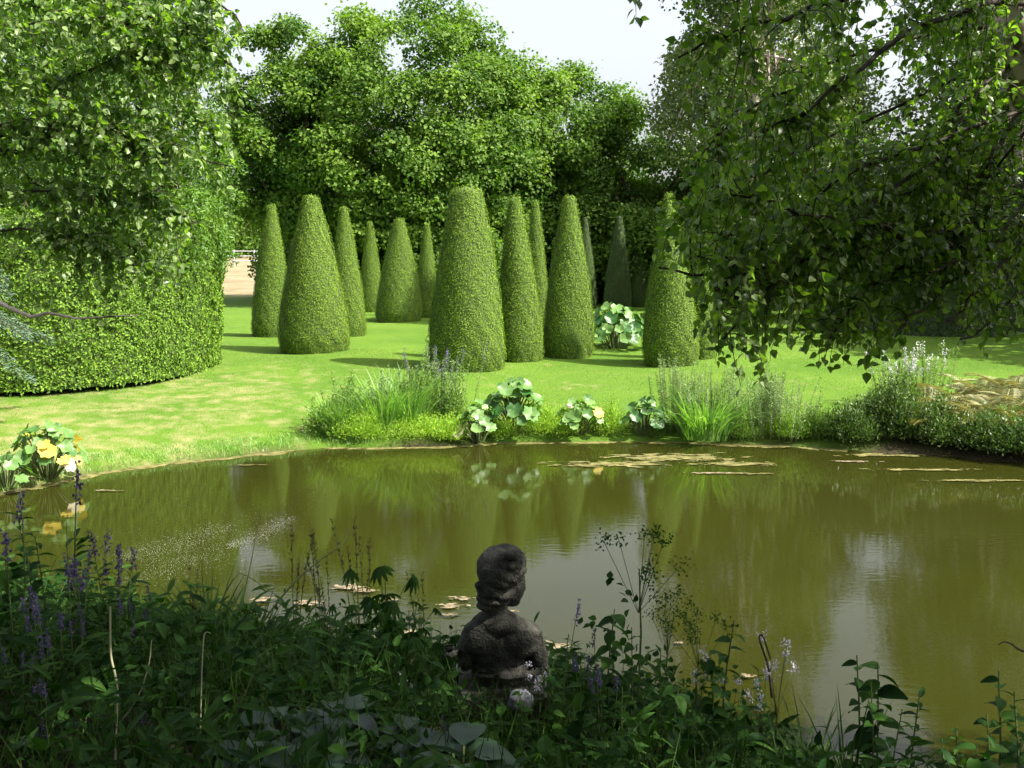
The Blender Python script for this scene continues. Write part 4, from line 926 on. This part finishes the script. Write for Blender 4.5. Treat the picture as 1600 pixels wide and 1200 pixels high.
body = [ellip(774, 952, .01, 19, 22, 38), ellip(776, 972, .0, 40, 26, 20), ellip(757, 976, .0, 34, 24, 14, -.35), ellip(812, 980, .0, 38, 24, 14, .3),
        ellip(779, 1010, .03, 49, 34, 42), ellip(736, 996, .02, 17, 24, 27, .25), ellip(828, 1000, .02, 21, 26, 25, -.2), ellip(785, 1050, .04, 50, 36, 48),
        ellip(727, 1020, .03, 14, 22, 30), ellip(841, 1022, .03, 15, 22, 30, -.25), ellip(752, 1000, -.035, 26, 16, 26, .2), ellip(812, 1004, -.035, 27, 16, 26, -.2),
        ellip(785, 1100, .04, 58, 42, 40),
        ellip(799, 916, .055, 22, 26, 31, .15), ellip(800, 936, .07, 14, 16, 12, .2), ellip(817, 918, .125, 5, 9, 7), ellip(795, 905, .04, 26, 28, 26)]
body += [tube(curve_pts([S3(850, 1030, .02), S3(846, 1052, .12), S3(800, 1056, .17), S3(770, 1052, .16)], 10), np.linspace(17, 11, 10) * U, 12)]
def nzv(c, s, seed=0): return mnoise.noise(Vector((c[0] * s + seed, c[1] * s, c[2] * s)))
fuse('body', body, .007, st, M['stone'], lambda c: .0025 * nzv(c, 40) + .0015 * nzv(c, 110), 6)
hair = [ellip(779, 888, .0, 35, 43, 35), ellip(792, 878, .02, 31, 38, 27, .3), ellip(767, 918, -.02, 24, 30, 18), ellip(770, 936, -.03, 27, 20, 9, .12), ellip(761, 946, -.03, 17, 18, 8), ellip(786, 928, -.02, 20, 24, 12, -.3)]
for k in range(30):
    a = rng.uniform(-.9, .75); b_ = rng.uniform(-1.1, 1.1); hair.append(ellip(779 + 38 * math.cos(a) * math.cos(b_), 884 - 32 * math.sin(a), .108 * math.sin(b_), 8, 9, 7))
for k in range(9):
    hair.append(ellip(748 + k * 8, 915 + 5 * math.sin(k * 1.3) - k * 1.2, -.075 + .002 * k * k * .5, 7, 8, 6))
rng = np.random.default_rng(11)
fuse('hair', hair, .005, st, M['stone'], lambda c: .0055 * abs(math.sin(38 * (c[2] + .35 * c[0] + .05 * nzv(c, 9)))) ** .6 * .55 + .004 * nzv(c, 30, 4) - .002, 1)
drape = [tube(curve_pts([S3(712, 1000, -.05), S3(704, 1020, -.02), S3(722, 1036, -.06), S3(760, 1042, -.09), S3(805, 1044, -.095), S3(850, 1038, -.06), S3(884, 1028, .03), S3(880, 1040, .12)], 26), np.array([6, 9, 12] + [16] * 20 + [11, 9, 6]) * U, 14),
         tube(curve_pts([S3(720, 1046, -.03), S3(760, 1058, -.07), S3(805, 1060, -.07), S3(850, 1052, -.03)], 20), 10 * U, 12)]
fuse('drapery', drape, .006, st, M['stone'], lambda c: .006 * math.sin(60 * c[0] + 25 * c[2]) * .5 + .003 * nzv(c, 40, 2), 1)
def rock(name, label, loc, sx, sy, sz, mat='rock', group=None):
    bm = bmesh.new(); bmesh.ops.create_icosphere(bm, subdivisions=4, radius=1)
    for v in bm.verts:
        n1 = mnoise.noise(v.co * 1.3 + Vector(loc)) * .3 + mnoise.noise(v.co * 4 + Vector(loc)) * .08; v.co = v.co * (1 + n1)
        v.co = Vector((v.co.x * sx, v.co.y * sy, max(v.co.z, -.6) * sz))
    me = bpy.data.meshes.new(name); bm.to_mesh(me); bm.free()
    for p_ in me.polygons: p_.use_smooth = True
    return link(name, me, M[mat], None, loc, label=label, category='rock', **({'group': group} if group else {}))
bpt = Hs(sbase[0], SY)
pl = bmesh.new(); bmesh.ops.create_cube(pl, size=1); pl.transform(Matrix.Diagonal((.42, .36, max(.2, sbase[2] - bpt) + .15, 1))); bmesh.ops.bevel(pl, geom=pl.edges[:], offset=.02, segments=2, affect='EDGES')
me = bpy.data.meshes.new('plinth'); pl.to_mesh(me); pl.free(); link('plinth', me, M['stone'], None, (sbase[0], SY + .03, bpt + (sbase[2] - bpt) / 2 - .09 ), label='low stone plinth under the statue, hidden in plants', category='plinth')
rock('rock', 'grey rounded stone below the statue among leaves', tuple(PX(812, 1096, 4.2)), .055, .05, .05)
rock('rock', 'flat grey stone at the water edge left of the statue', tuple(PX(735, 1048, 4.9)), .14, .1, .05)
# ------------------------------------------------------------------ near bank plants (prototypes of unit height 1)
def proto(name, cat, builder):
    t0 = thing(name, 'x', cat); builder(t0); return t0
def spike_plant(t0, flower='purple', spk=3, leafn=26, lw=.03):
    st = []; FP = []; FA = []; P = []; A = []
    for i in range(spk):
        tip = np.array([rng.normal(0, .1), rng.normal(0, .1), rng.uniform(.8, 1.0) if i else 1.0]); pts = curve_pts([(0, 0, 0), tip * .5 + rng.normal(0, .03, 3), tip], 7); st.append(tube(pts, np.linspace(.007, .003, 7), 4))
        m = 44; t = rng.uniform(.83, 1.0, m); FP.append(pts[-1] * t[:, None] + rng.normal(0, .014, (m, 3)) * (1.35 - t)[:, None] * 2.2)
        m = leafn; t = rng.uniform(.1, .75, m); pp = np.stack([np.interp(t, np.linspace(0, 1, 7), pts[:, c]) for c in range(3)], -1); P.append(pp); A.append(unit(rsph(m) * [1, 1, .3] + [0, 0, .35]))
    FP = np.vstack(FP); m = len(FP); mk('stem', st, M['stem'], t0, kind='stuff')
    mk('flower_spike', [leaves(FP, unit(rsph(m) + [0, 0, -.4]), rsph(m), .024, .018, OVATE, rng.random(m))], M[flower], t0, kind='stuff')
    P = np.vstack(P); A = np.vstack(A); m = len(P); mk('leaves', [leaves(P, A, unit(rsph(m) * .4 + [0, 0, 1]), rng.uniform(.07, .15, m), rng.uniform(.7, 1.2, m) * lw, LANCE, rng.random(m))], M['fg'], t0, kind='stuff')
def seed_plant(t0):
    st = []; P = []; A = []
    for i in range(3):
        tip = np.array([rng.normal(0, .16), rng.normal(0, .1), rng.uniform(.75, 1) if i else 1]); pts = curve_pts([(0, 0, 0), tip * .5 + rng.normal(0, .04, 3), tip], 9); st.append(tube(pts, np.linspace(.006, .002, 9), 4))
        m = 46; t = np.concatenate([rng.uniform(.68, 1, 34), rng.uniform(.5, .7, 12)]); pp = np.stack([np.interp(t, np.linspace(0, 1, 9), pts[:, c]) for c in range(3)], -1); P.append(pp + rng.normal(0, .006, pp.shape)); A.append(unit(rsph(m) * [1, 1, .3] + [0, 0, .9]))
    P = np.vstack(P); A = np.vstack(A); m = len(P); mk('stem', st, M['stem'], t0, kind='stuff'); mk('seed_pods', [leaves(P, A, rsph(m), rng.uniform(.018, .034, m), .012, OVATE, rng.random(m))], M['seed'], t0, kind='stuff')
def palmate_plant(t0, n=11):
    st = []; me = None; PP = []
    a = np.linspace(-1.5, 1.5, 7); ax = np.stack([np.cos(a), np.sin(a), np.full(7, -.35)], -1)
    me = mesh_from('leaf', [leaves(np.zeros((7, 3)), ax, np.tile([.3, 0, 1.], (7, 1)), 1 - .12 * np.abs(a), .24, LANCE, .1 + .1 * np.arange(7))]); me.materials.append(M['fg'])
    for i in range(n):
        z = rng.uniform(.35, 1.0); an = rng.uniform(0, 6.28); r_ = rng.uniform(.08, .3); p = np.array([r_ * math.cos(an), r_ * math.sin(an), z]); st.append(tube(curve_pts([(0, 0, z * .3), (p[0] * .5, p[1] * .5, z * .8), p], 5), .004, 3))
        o = bpy.data.objects.new('leaf', me); COL.objects.link(o); o.parent = t0; o.location = p; o.rotation_euler = (rng.normal(0, .3), rng.uniform(-.1, .6), an); s = rng.uniform(.12, .2); o.scale = (s, s, s)
    st.append(tube([(0, 0, 0), (.01, 0, .5), (0, .01, .95)], [.008, .007, .004], 4)); mk('stem', st, M['stem'], t0, kind='stuff')
def broad_plant(t0, n=16, L=.17, W=.085, mat='fg', T=BIGOV, up=.3):
    me = [mesh_from('leaf', [leaves(np.zeros((1, 3)), np.array([[1., 0, 0]]), np.array([[0, 0, 1.]]), 1, W / L, T, tt)], True) for tt in (.1, .5, .9)]
    for q in me: q.materials.append(M[mat])
    pts = curve_pts([(0, 0, 0), (.03, .02, .5), (-.02, .01, .97)], 8); mk('stem', [tube(pts, np.linspace(.009, .004, 8), 5)], M['stem'], t0, True)
    for i in range(n):
        t = .25 + .75 * i / n; p = np.array([np.interp(t, np.linspace(0, 1, 8), pts[:, c]) for c in range(3)]); an = i * 2.4 + rng.normal(0, .3)
        o = bpy.data.objects.new('leaf', me[i % 3]); COL.objects.link(o); o.parent = t0; o.location = p; o.rotation_euler = (rng.normal(0, .3), -up + rng.normal(0, .25) + .25, an); o.scale = (L * rng.uniform(.7, 1.15) * (1.1 - .35 * t),) * 3
def hosta_plant(t0):
    me = [mesh_from('leaf', [leaves(np.zeros((1, 3)), np.array([[1., 0, 0]]), np.array([[0, 0, 1.]]), 1, .62, HOSTA, tt)], True) for tt in (.1, .5, .9)]
    for q in me: q.materials.append(M['hosta'])
    for i in range(13):
        an = i * 2.4; up = .35 + .6 * (1 - i / 13); o = bpy.data.objects.new('leaf', me[i % 3]); COL.objects.link(o); o.parent = t0; o.location = (.15 * math.cos(an), .15 * math.sin(an), .35 + .45 * up); o.rotation_euler = (rng.normal(0, .15), .1 - up * .5, an); o.scale = (rng.uniform(.5, .75),) * 3
    mk('stalks', [tube([(0, 0, 0), (.15 * math.cos(i * 2.4), .15 * math.sin(i * 2.4), .35 + .45 * (.35 + .6 * (1 - i / 13)))], .02, 4) for i in range(13)], M['stem'], t0, kind='stuff')
def umbel_plant(t0, leafy=True):
    st = [tube([(0, 0, 0), (.01, .01, .5), (0, 0, .8)], [.006, .005, .003], 4)]; P = []; 
    for i in range(10):
        e = np.array([rng.normal(0, .09), rng.normal(0, .09), rng.uniform(.78, 1)]); st.append(tube([(0, 0, .6), e], .0018, 3)); P.append(e + rng.normal(0, .022, (34, 3)))
    P = np.vstack(P); m = len(P); mk('stem', st, M['stem'], t0, kind='stuff'); mk('flower_head', [leaves(P, rsph(m), rsph(m), .016, .012, DIAM, rng.random(m))], M['fg'], t0, kind='stuff')
    Q = []
    for i in range(7):
        z = .15 + .08 * i; an = rng.uniform(0, 6.28); d = np.array([math.cos(an), math.sin(an), .25]); 
        for k in range(9): Q.append(np.array([0, 0, z]) + d * (.05 + .025 * k) + rng.normal(0, .018, 3))
    Q = np.array(Q); m = len(Q); mk('leaves', [leaves(Q, rsph(m), unit(rsph(m) * .5 + [0, 0, 1]), .04, .036, OVATE, rng.random(m))], M['fg'], t0, kind='stuff')
def whiteflower(t0):
    st = []; P = []
    for i in range(7):
        e = np.array([rng.normal(0, .13), rng.normal(0, .1), rng.uniform(.65, 1)]); st.append(tube(curve_pts([(0, 0, 0), (0, 0, .5), e], 6), .003, 3)); P.append(e + rng.normal(0, .018, (26, 3)))
    P = np.vstack(P); m = len(P); mk('stem', st, M['stem'], t0, kind='stuff'); mk('flower_head', [leaves(P, rsph(m), rsph(m), .022, .016, DIAM, rng.random(m))], M['lilac'], t0, kind='stuff')
def blades_plant(t0, n=60, w=.02):
    ch = []
    for T in BLADES:
        m = n // 4; a = rng.uniform(0, 6.28, m); out = np.stack([np.cos(a), np.sin(a), np.zeros(m)], -1)
        ch.append(leaves(out * .06 * rng.random(m)[:, None], unit(out * rng.uniform(.1, .6, m)[:, None] + [0, 0, 1]), unit(-out * 1 + [0, 0, .4]), rng.uniform(.7, 1.2, m), w * 1.0, T, rng.random(m)))
    mk('blades', ch, M['fgblade'], t0)
PR = {}
def getproto(k):
    if k in PR: return PR[k]
    b = {'spike': ('bellflower', spike_plant), 'spike2': ('bellflower', lambda t: spike_plant(t, 'purple', 1, 30, .04)), 'spike3': ('bellflower', lambda t: spike_plant(t, 'purple', 4, 22, .035)),
         'seed': ('seed_stalk', seed_plant), 'palm': ('finger_leaved_plant', palmate_plant), 'broad': ('broad_leaved_plant', broad_plant),
         'broad2': ('broad_leaved_plant', lambda t: broad_plant(t, 20, .2, .12)), 'broad3': ('broad_leaved_plant', lambda t: broad_plant(t, 26, .14, .05, up=.5)),
         'hosta': ('hosta', hosta_plant), 'umbel': ('meadow_rue', umbel_plant), 'white': ('white_flowered_plant', whiteflower), 'blades': ('daylily', blades_plant), 'blades2': ('daylily', lambda t: blades_plant(t, 80, .03))}[k]
    t0 = thing(b[0], 'x', 'plant'); b[1](t0); PR[k] = (t0, [False]); return PR[k]
used_labels = {}
def place(kind, tx, ty, Y, label, group, rz=None, wide=1.0, minh=.15):
    top = PX(tx, ty, Y); g = Hs(top[0], Y); h = max(minh, top[2] - g + .02); rz = rng.uniform(0, 6.28) if rz is None else rz
    if Y > 5.2 and pond_dist([top[0]], [Y])[0] < 0: g = 0
    t0, used = getproto(kind); sc_ = (h * wide, h * wide, h)
    if used[0]: dup(t0, (top[0], Y, g - .02), rz, sc_, label, group)
    else:
        used[0] = True; t0.location = (top[0], Y, g - .02); t0.rotation_euler = (0, 0, rz); t0.scale = sc_; t0['label'] = label
        if group: t0['group'] = group
gs = 'violet flower spikes on the near bank'
for tx, ty, Y, k, lab in (
    (97, 735, 4.6, 'spike2', 'tallest violet spike standing dark against the yellow-leaved plant'),
    (6, 775, 4.4, 'spike', 'violet spike cut by the left edge above the others'),
    (134, 828, 4.6, 'spike', 'violet spike leaning over the pond left of its brighter twin'),
    (172, 820, 4.8, 'spike', 'brightest violet spike against the water on the left'),
    (104, 858, 4.4, 'spike3', 'violet spikes just below the tallest one'),
    (253, 908, 4.9, 'spike2', 'single upright violet spike left of the brown seed head'),
    (212, 925, 4.6, 'spike3', 'violet spikes low between two upright ones'),
    (45, 905, 4.1, 'spike', 'violet spike in the dark leaves near the left edge'),
    (70, 930, 4.0, 'spike3', 'faint violet spikes in shade near the left edge'),
    (107, 948, 4.0, 'spike', 'violet spike half way down the dark left bank'),
    (127, 952, 4.1, 'spike2', 'violet spike beside the pale stem top'),
    (186, 972, 4.1, 'spike2', 'violet spike right of the pale bent stem'),
    (62, 975, 3.8, 'spike3', 'violet flowers deep in shade on the left'),
    (25, 1000, 3.7, 'spike', 'violet flowers low at the left edge'),
    (60, 1050, 3.5, 'spike', 'lilac flowers low on the dark left bank'),
    (190, 1066, 3.7, 'spike3', 'lilac flowers right of the lower pale stem'),
    (222, 1108, 3.5, 'spike', 'lilac flowers near the bottom left of centre'),
    (50, 1130, 3.3, 'spike3', 'lilac flowers near the bottom left corner'),
    (150, 862, 4.7, 'spike3', 'violet spikes low between the brightest twins'),
    (876, 942, 4.7, 'spike2', 'dark violet spike right of the statue shoulder'),
    (918, 988, 4.5, 'spike', 'violet spike below the round dark leaves'),
    (945, 1030, 4.2, 'spike3', 'violet flowers in shade right of the statue'),
    (600, 1112, 3.7, 'spike', 'violet flowers under the finger-leaved plant'),
    (690, 1125, 3.6, 'spike3', 'violet flowers low left of the statue plinth')):
    place(k, tx, ty, Y, lab, gs, wide=.8)
gq = 'dark seed stalks against the water'
for tx, ty, Y, lab in ((455, 820, 5.4, 'leftmost tall dark seed stalk'), (493, 822, 5.5, 'dark seed stalk second from the left'), (556, 812, 5.3, 'tallest dark seed stalk above the finger leaves'),
                       (512, 870, 5.2, 'shorter seed stalk between the tall ones'), (573, 845, 5.6, 'seed stalk just right of the tallest'), (660, 898, 5.3, 'thin seed stalk left of the statue'), (298, 876, 4.9, 'brown seed head left of the arching blades')):
    place('seed', tx, ty, Y, lab, gq, wide=.75)
gf = 'finger-leaved plants left of the statue'
for tx, ty, Y, lab in ((600, 872, 5.2, 'tallest finger-leaved plant with drooping hands against the water'), (560, 935, 5.0, 'finger-leaved plant left of the tallest'), (640, 945, 4.9, 'finger-leaved plant right below the tallest'),
                       (700, 985, 4.7, 'finger-leaved plant touching the statue shoulder'), (385, 945, 5.2, 'finger-leaved plant by the arching blades'), (520, 985, 4.8, 'low finger-leaved plant behind the hosta'),
                       (665, 1020, 4.5, 'finger-leaved plant left below the statue'), (600, 1010, 4.5, 'finger-leaved plant in the dark middle left')):
    place('palm', tx, ty, Y, lab, gf, wide=.9)
gr = 'broad-leaved plants on the near bank'
for tx, ty, Y, k, lab in (
    (30, 792, 4.7, 'broad3', 'dark leafy stem rising at the left edge against the pond corner'),
    (60, 830, 4.6, 'broad', 'dark leafy stem left of the tallest violet spike'),
    (118, 870, 4.7, 'broad3', 'narrow-leaved stem right of the tallest violet spike'),
    (205, 905, 4.9, 'broad3', 'narrow-leaved stem between the violet spikes and the blades'),
    (10, 860, 4.4, 'broad2', 'broad dark leaves at the left edge'),
    (955, 945, 4.5, 'broad2', 'round-leaved stem standing tallest right of the statue'),
    (884, 985, 4.3, 'broad', 'broad-leaved stem beside the statue shoulder'),
    (985, 975, 4.6, 'broad', 'broad-leaved stem behind the round-leaved one'),
    (1030, 1010, 4.5, 'broad3', 'narrow-leaved stem below the small leaflets'),
    (1142, 960, 4.8, 'broad', 'broad-leaved stem alone against brown water'),
    (1110, 1010, 4.5, 'broad2', 'broad leaves in shade left of the lone stem'),
    (1185, 1040, 4.6, 'broad3', 'narrow-leaved stem left of the white flowers'),
    (1340, 1018, 4.5, 'broad', 'stem with small leaves left of the sky reflection'),
    (1378, 1028, 4.4, 'broad2', 'dark leafy stem in front of the sky reflection'),
    (1362, 1060, 4.3, 'broad', 'second leafy stem in front of the sky reflection'),
    (1432, 1075, 4.2, 'broad3', 'narrow-leaved stem right of the sky reflection'),
    (1405, 1100, 4.1, 'broad', 'low leafy stem under the narrow-leaved one'),
    (1562, 1042, 4.1, 'broad', 'dark stem standing near the bottom right corner'),
    (1590, 1075, 4.0, 'broad3', 'narrow-leaved stem cut by the right edge'),
    (1545, 1110, 3.9, 'broad', 'low leafy stem left of the corner stems'),
    (1500, 1128, 3.9, 'broad3', 'narrow-leaved stem low between the two dark leafy groups'),
    (1475, 1150, 3.7, 'broad2', 'broad leaves at the bottom edge below the sky reflection'),
    (1530, 1155, 3.6, 'broad2', 'broad leaves at the bottom edge near the right corner'),
    (1592, 1150, 3.6, 'broad', 'leafy stem in the bottom right corner'),
    (860, 1040, 4.0, 'broad2', 'broad leaves in front of the plinth on the right'),
    (910, 1060, 3.9, 'broad2', 'broad shaded leaves under the violet spike'),
    (970, 1070, 3.9, 'broad', 'broad shaded leaves near the small sunlit leaf'),
    (1060, 1060, 4.0, 'broad2', 'broad shaded leaves in the dark right middle'),
    (760, 1068, 3.8, 'broad3', 'grey-green stem in front of the plinth'),
    (812, 1072, 3.8, 'broad', 'leafy stem in front of the rounded stone'),
    (712, 1062, 3.9, 'broad3', 'narrow-leaved stem at the left of the plinth')):
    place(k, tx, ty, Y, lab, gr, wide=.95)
for tx, ty, Y, lab in ((1000, 822, 4.9, 'feathery tall meadow rue right of the statue head'), (1045, 925, 4.8, 'lower meadow rue with small leaflets right of the tall one'), (1095, 945, 4.7, 'meadow rue leaning right over brown water')):
    place('umbel', tx, ty, Y, lab, 'meadow rue right of the statue', wide=1.0)
for tx, ty, Y, lab in ((1218, 1000, 4.7, 'pale lilac flower heads alone against the water'), (1195, 1050, 4.5, 'pale flower heads lower left of the lone ones'), (832, 1035, 4.1, 'cluster of white flowers at the statue back'), (628, 1055, 4.2, 'small white flower heads left of the plinth'), (1095, 1020, 4.5, 'white flowers in the broad shaded leaves')):
    place('white', tx, ty, Y, lab, 'small pale flowers on the near bank', wide=.8)
for tx, ty, Y, k, lab in ((320, 905, 5.4, 'blades2', 'clump of arching blades under the brown seed head'), (390, 935, 5.0, 'blades2', 'large clump of arching blades left of the seed stalks'), (430, 975, 4.6, 'blades', 'arching blades in the middle of the left bank'),
                          (350, 985, 4.3, 'blades2', 'broad arching blades low on the left bank'), (470, 1010, 4.3, 'blades', 'thin arching blades above the hosta'), (540, 1030, 4.2, 'blades', 'thin arching blades right of the hosta'), (270, 1010, 4.2, 'blades', 'arching blades near the bent pale stem'),
                          (1270, 1100, 4.6, 'blades', 'short blades at the right bank edge'), (1330, 1110, 4.3, 'blades', 'short blades below the leafy stems'), (400, 800, 5.6, 'blades', 'sparse tall blades leaning over the water')):
    if tx == 400: continue
    place(k, tx, ty, Y, lab, 'arching blade clumps on the near bank', wide=1.0)
for tx, ty, Y, lab in ((440, 1105, 3.6, 'grey-green hosta with the largest leaves at the bottom'), (530, 1095, 3.7, 'grey-green hosta right of the largest'), (500, 1150, 3.4, 'hosta at the bottom edge'), (395, 1160, 3.3, 'hosta left at the bottom edge'), (630, 1130, 3.6, 'small hosta under the violet flowers'), (720, 1150, 3.4, 'hosta below the plinth at the bottom edge')):
    place('hosta', tx, ty, Y, lab, 'hostas at the bottom', wide=1.15, minh=.2)
# bent pale stems and leaning stalks
def stalk(label, ctrl, r0, r1, mat, name='dry_stalk'):
    pts = curve_pts(C3(ctrl), 20); b = pts[0]; o = mk(name, [tube(pts - b, np.linspace(r0, r1, 20), 5)], M[mat], None, True, tuple(b)); o['label'] = label; o['category'] = 'stalk'
stalk('pale dry stem bending down through the left plants', [(178, 1230, 3.3), (183, 1090, 3.5), (180, 1055, 3.55), (173, 1020, 3.6), (172, 948, 3.7)], .005, .004, 'palestem')
stalk('thin pale stem curving right of the tall bent one', [(186, 1132, 3.5), (215, 1090, 3.55), (232, 1040, 3.6), (237, 1000, 3.65)], .003, .002, 'palestem')
stalk('upright pale green stem with a hooked tip in the blades', [(313, 1150, 3.6), (315, 1060, 3.7), (318, 1000, 3.8), (322, 988, 3.82), (330, 990, 3.82)], .003, .002, 'palestem')
stalk('long stem leaning right across the water towards the seed stalks', [(400, 985, 4.9), (455, 915, 5.0), (500, 875, 5.1), (535, 850, 5.15), (545, 826, 5.2)], .006, .003, 'stem')
stalk('thin stem rising from blades over the pale streak', [(378, 945, 5.0), (392, 880, 5.1), (408, 795, 5.2)], .004, .0015, 'stem')
stalk('arching stem dipping towards the small sky reflection', [(345, 940, 5.0), (365, 905, 5.0), (382, 898, 5.05), (432, 930, 5.1)], .004, .002, 'stem')
stalk('dark looped leaf stalk left of the lone lilac flowers', [(1206, 1090, 4.6), (1200, 1040, 4.6), (1187, 1000, 4.65), (1192, 994, 4.65), (1204, 1030, 4.65)], .006, .004, 'twig')
stalk('dark curved twig hooking in from the right edge over the water', [(1660, 1030, 3.8), (1600, 1018, 3.9), (1580, 1006, 3.9), (1568, 1003, 3.9), (1560, 1008, 3.9)], .006, .002, 'twig')
stalk('brownish upright stem left of the tallest violet spike', [(110, 960, 4.5), (106, 870, 4.55), (104, 815, 4.6)], .004, .002, 'stem')
# ground cover over the near bank
def cover(n, mat, tmpl, l0, l1, asp, hmax, name, label, cond=None):
    x = rng.uniform(-4.6, 4.6, n); y = rng.uniform(2.2, 9.2, n); d = pond_dist(x, y); z = H(x, y, d)
    hm = hmax * (.35 + .65 * np.clip(vnoise(x * 2.2, y * 2.2, .55, 6) + .5, 0, 1)) * np.clip(.35 + d * .8, 0, 1)
    hm = hm * (1 - .5 * np.exp(-((x + .02) / .42) ** 2 - ((y - 3.95) / .75) ** 2))
    k = (d > -.12) & (np.abs(x) < y * .62 + .3)
    x, y, z, hm = x[k], y[k], np.maximum(z[k], 0), hm[k]; m = len(x)
    zz = z + hm * rng.random(m) ** .6; A = unit(rsph(m) * [1, 1, .5] + [0, 0, .15]); N = unit(rsph(m) * .6 + [0, -.15, 1])
    L = rng.uniform(l0, l1, m)
    return mk(name, [leaves(np.stack([x, y, zz], -1), A, N, L, L * asp, tmpl, np.clip(rng.normal(.4, .25, m), 0, 1))], M[mat], kind='stuff', label=label)
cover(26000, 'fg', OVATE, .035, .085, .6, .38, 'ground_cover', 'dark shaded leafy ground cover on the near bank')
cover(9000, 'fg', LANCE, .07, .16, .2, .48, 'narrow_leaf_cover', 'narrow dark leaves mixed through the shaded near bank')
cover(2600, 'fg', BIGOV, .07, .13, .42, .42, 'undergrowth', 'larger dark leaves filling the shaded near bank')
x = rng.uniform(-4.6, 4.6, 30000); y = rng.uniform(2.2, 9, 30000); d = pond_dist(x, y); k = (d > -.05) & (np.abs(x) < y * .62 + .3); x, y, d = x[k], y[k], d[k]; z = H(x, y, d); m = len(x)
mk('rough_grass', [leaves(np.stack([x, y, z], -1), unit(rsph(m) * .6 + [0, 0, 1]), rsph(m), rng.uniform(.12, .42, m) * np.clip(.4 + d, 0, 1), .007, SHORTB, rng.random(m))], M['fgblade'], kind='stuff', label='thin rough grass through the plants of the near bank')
for o in list(bpy.data.objects):
    if o.get('label') == 'x': bpy.data.objects.remove(o)
tot = sum(len(o.data.polygons) for o in bpy.data.objects if o.type == 'MESH')
print('OBJS', len(bpy.data.objects), 'POLYS', tot)
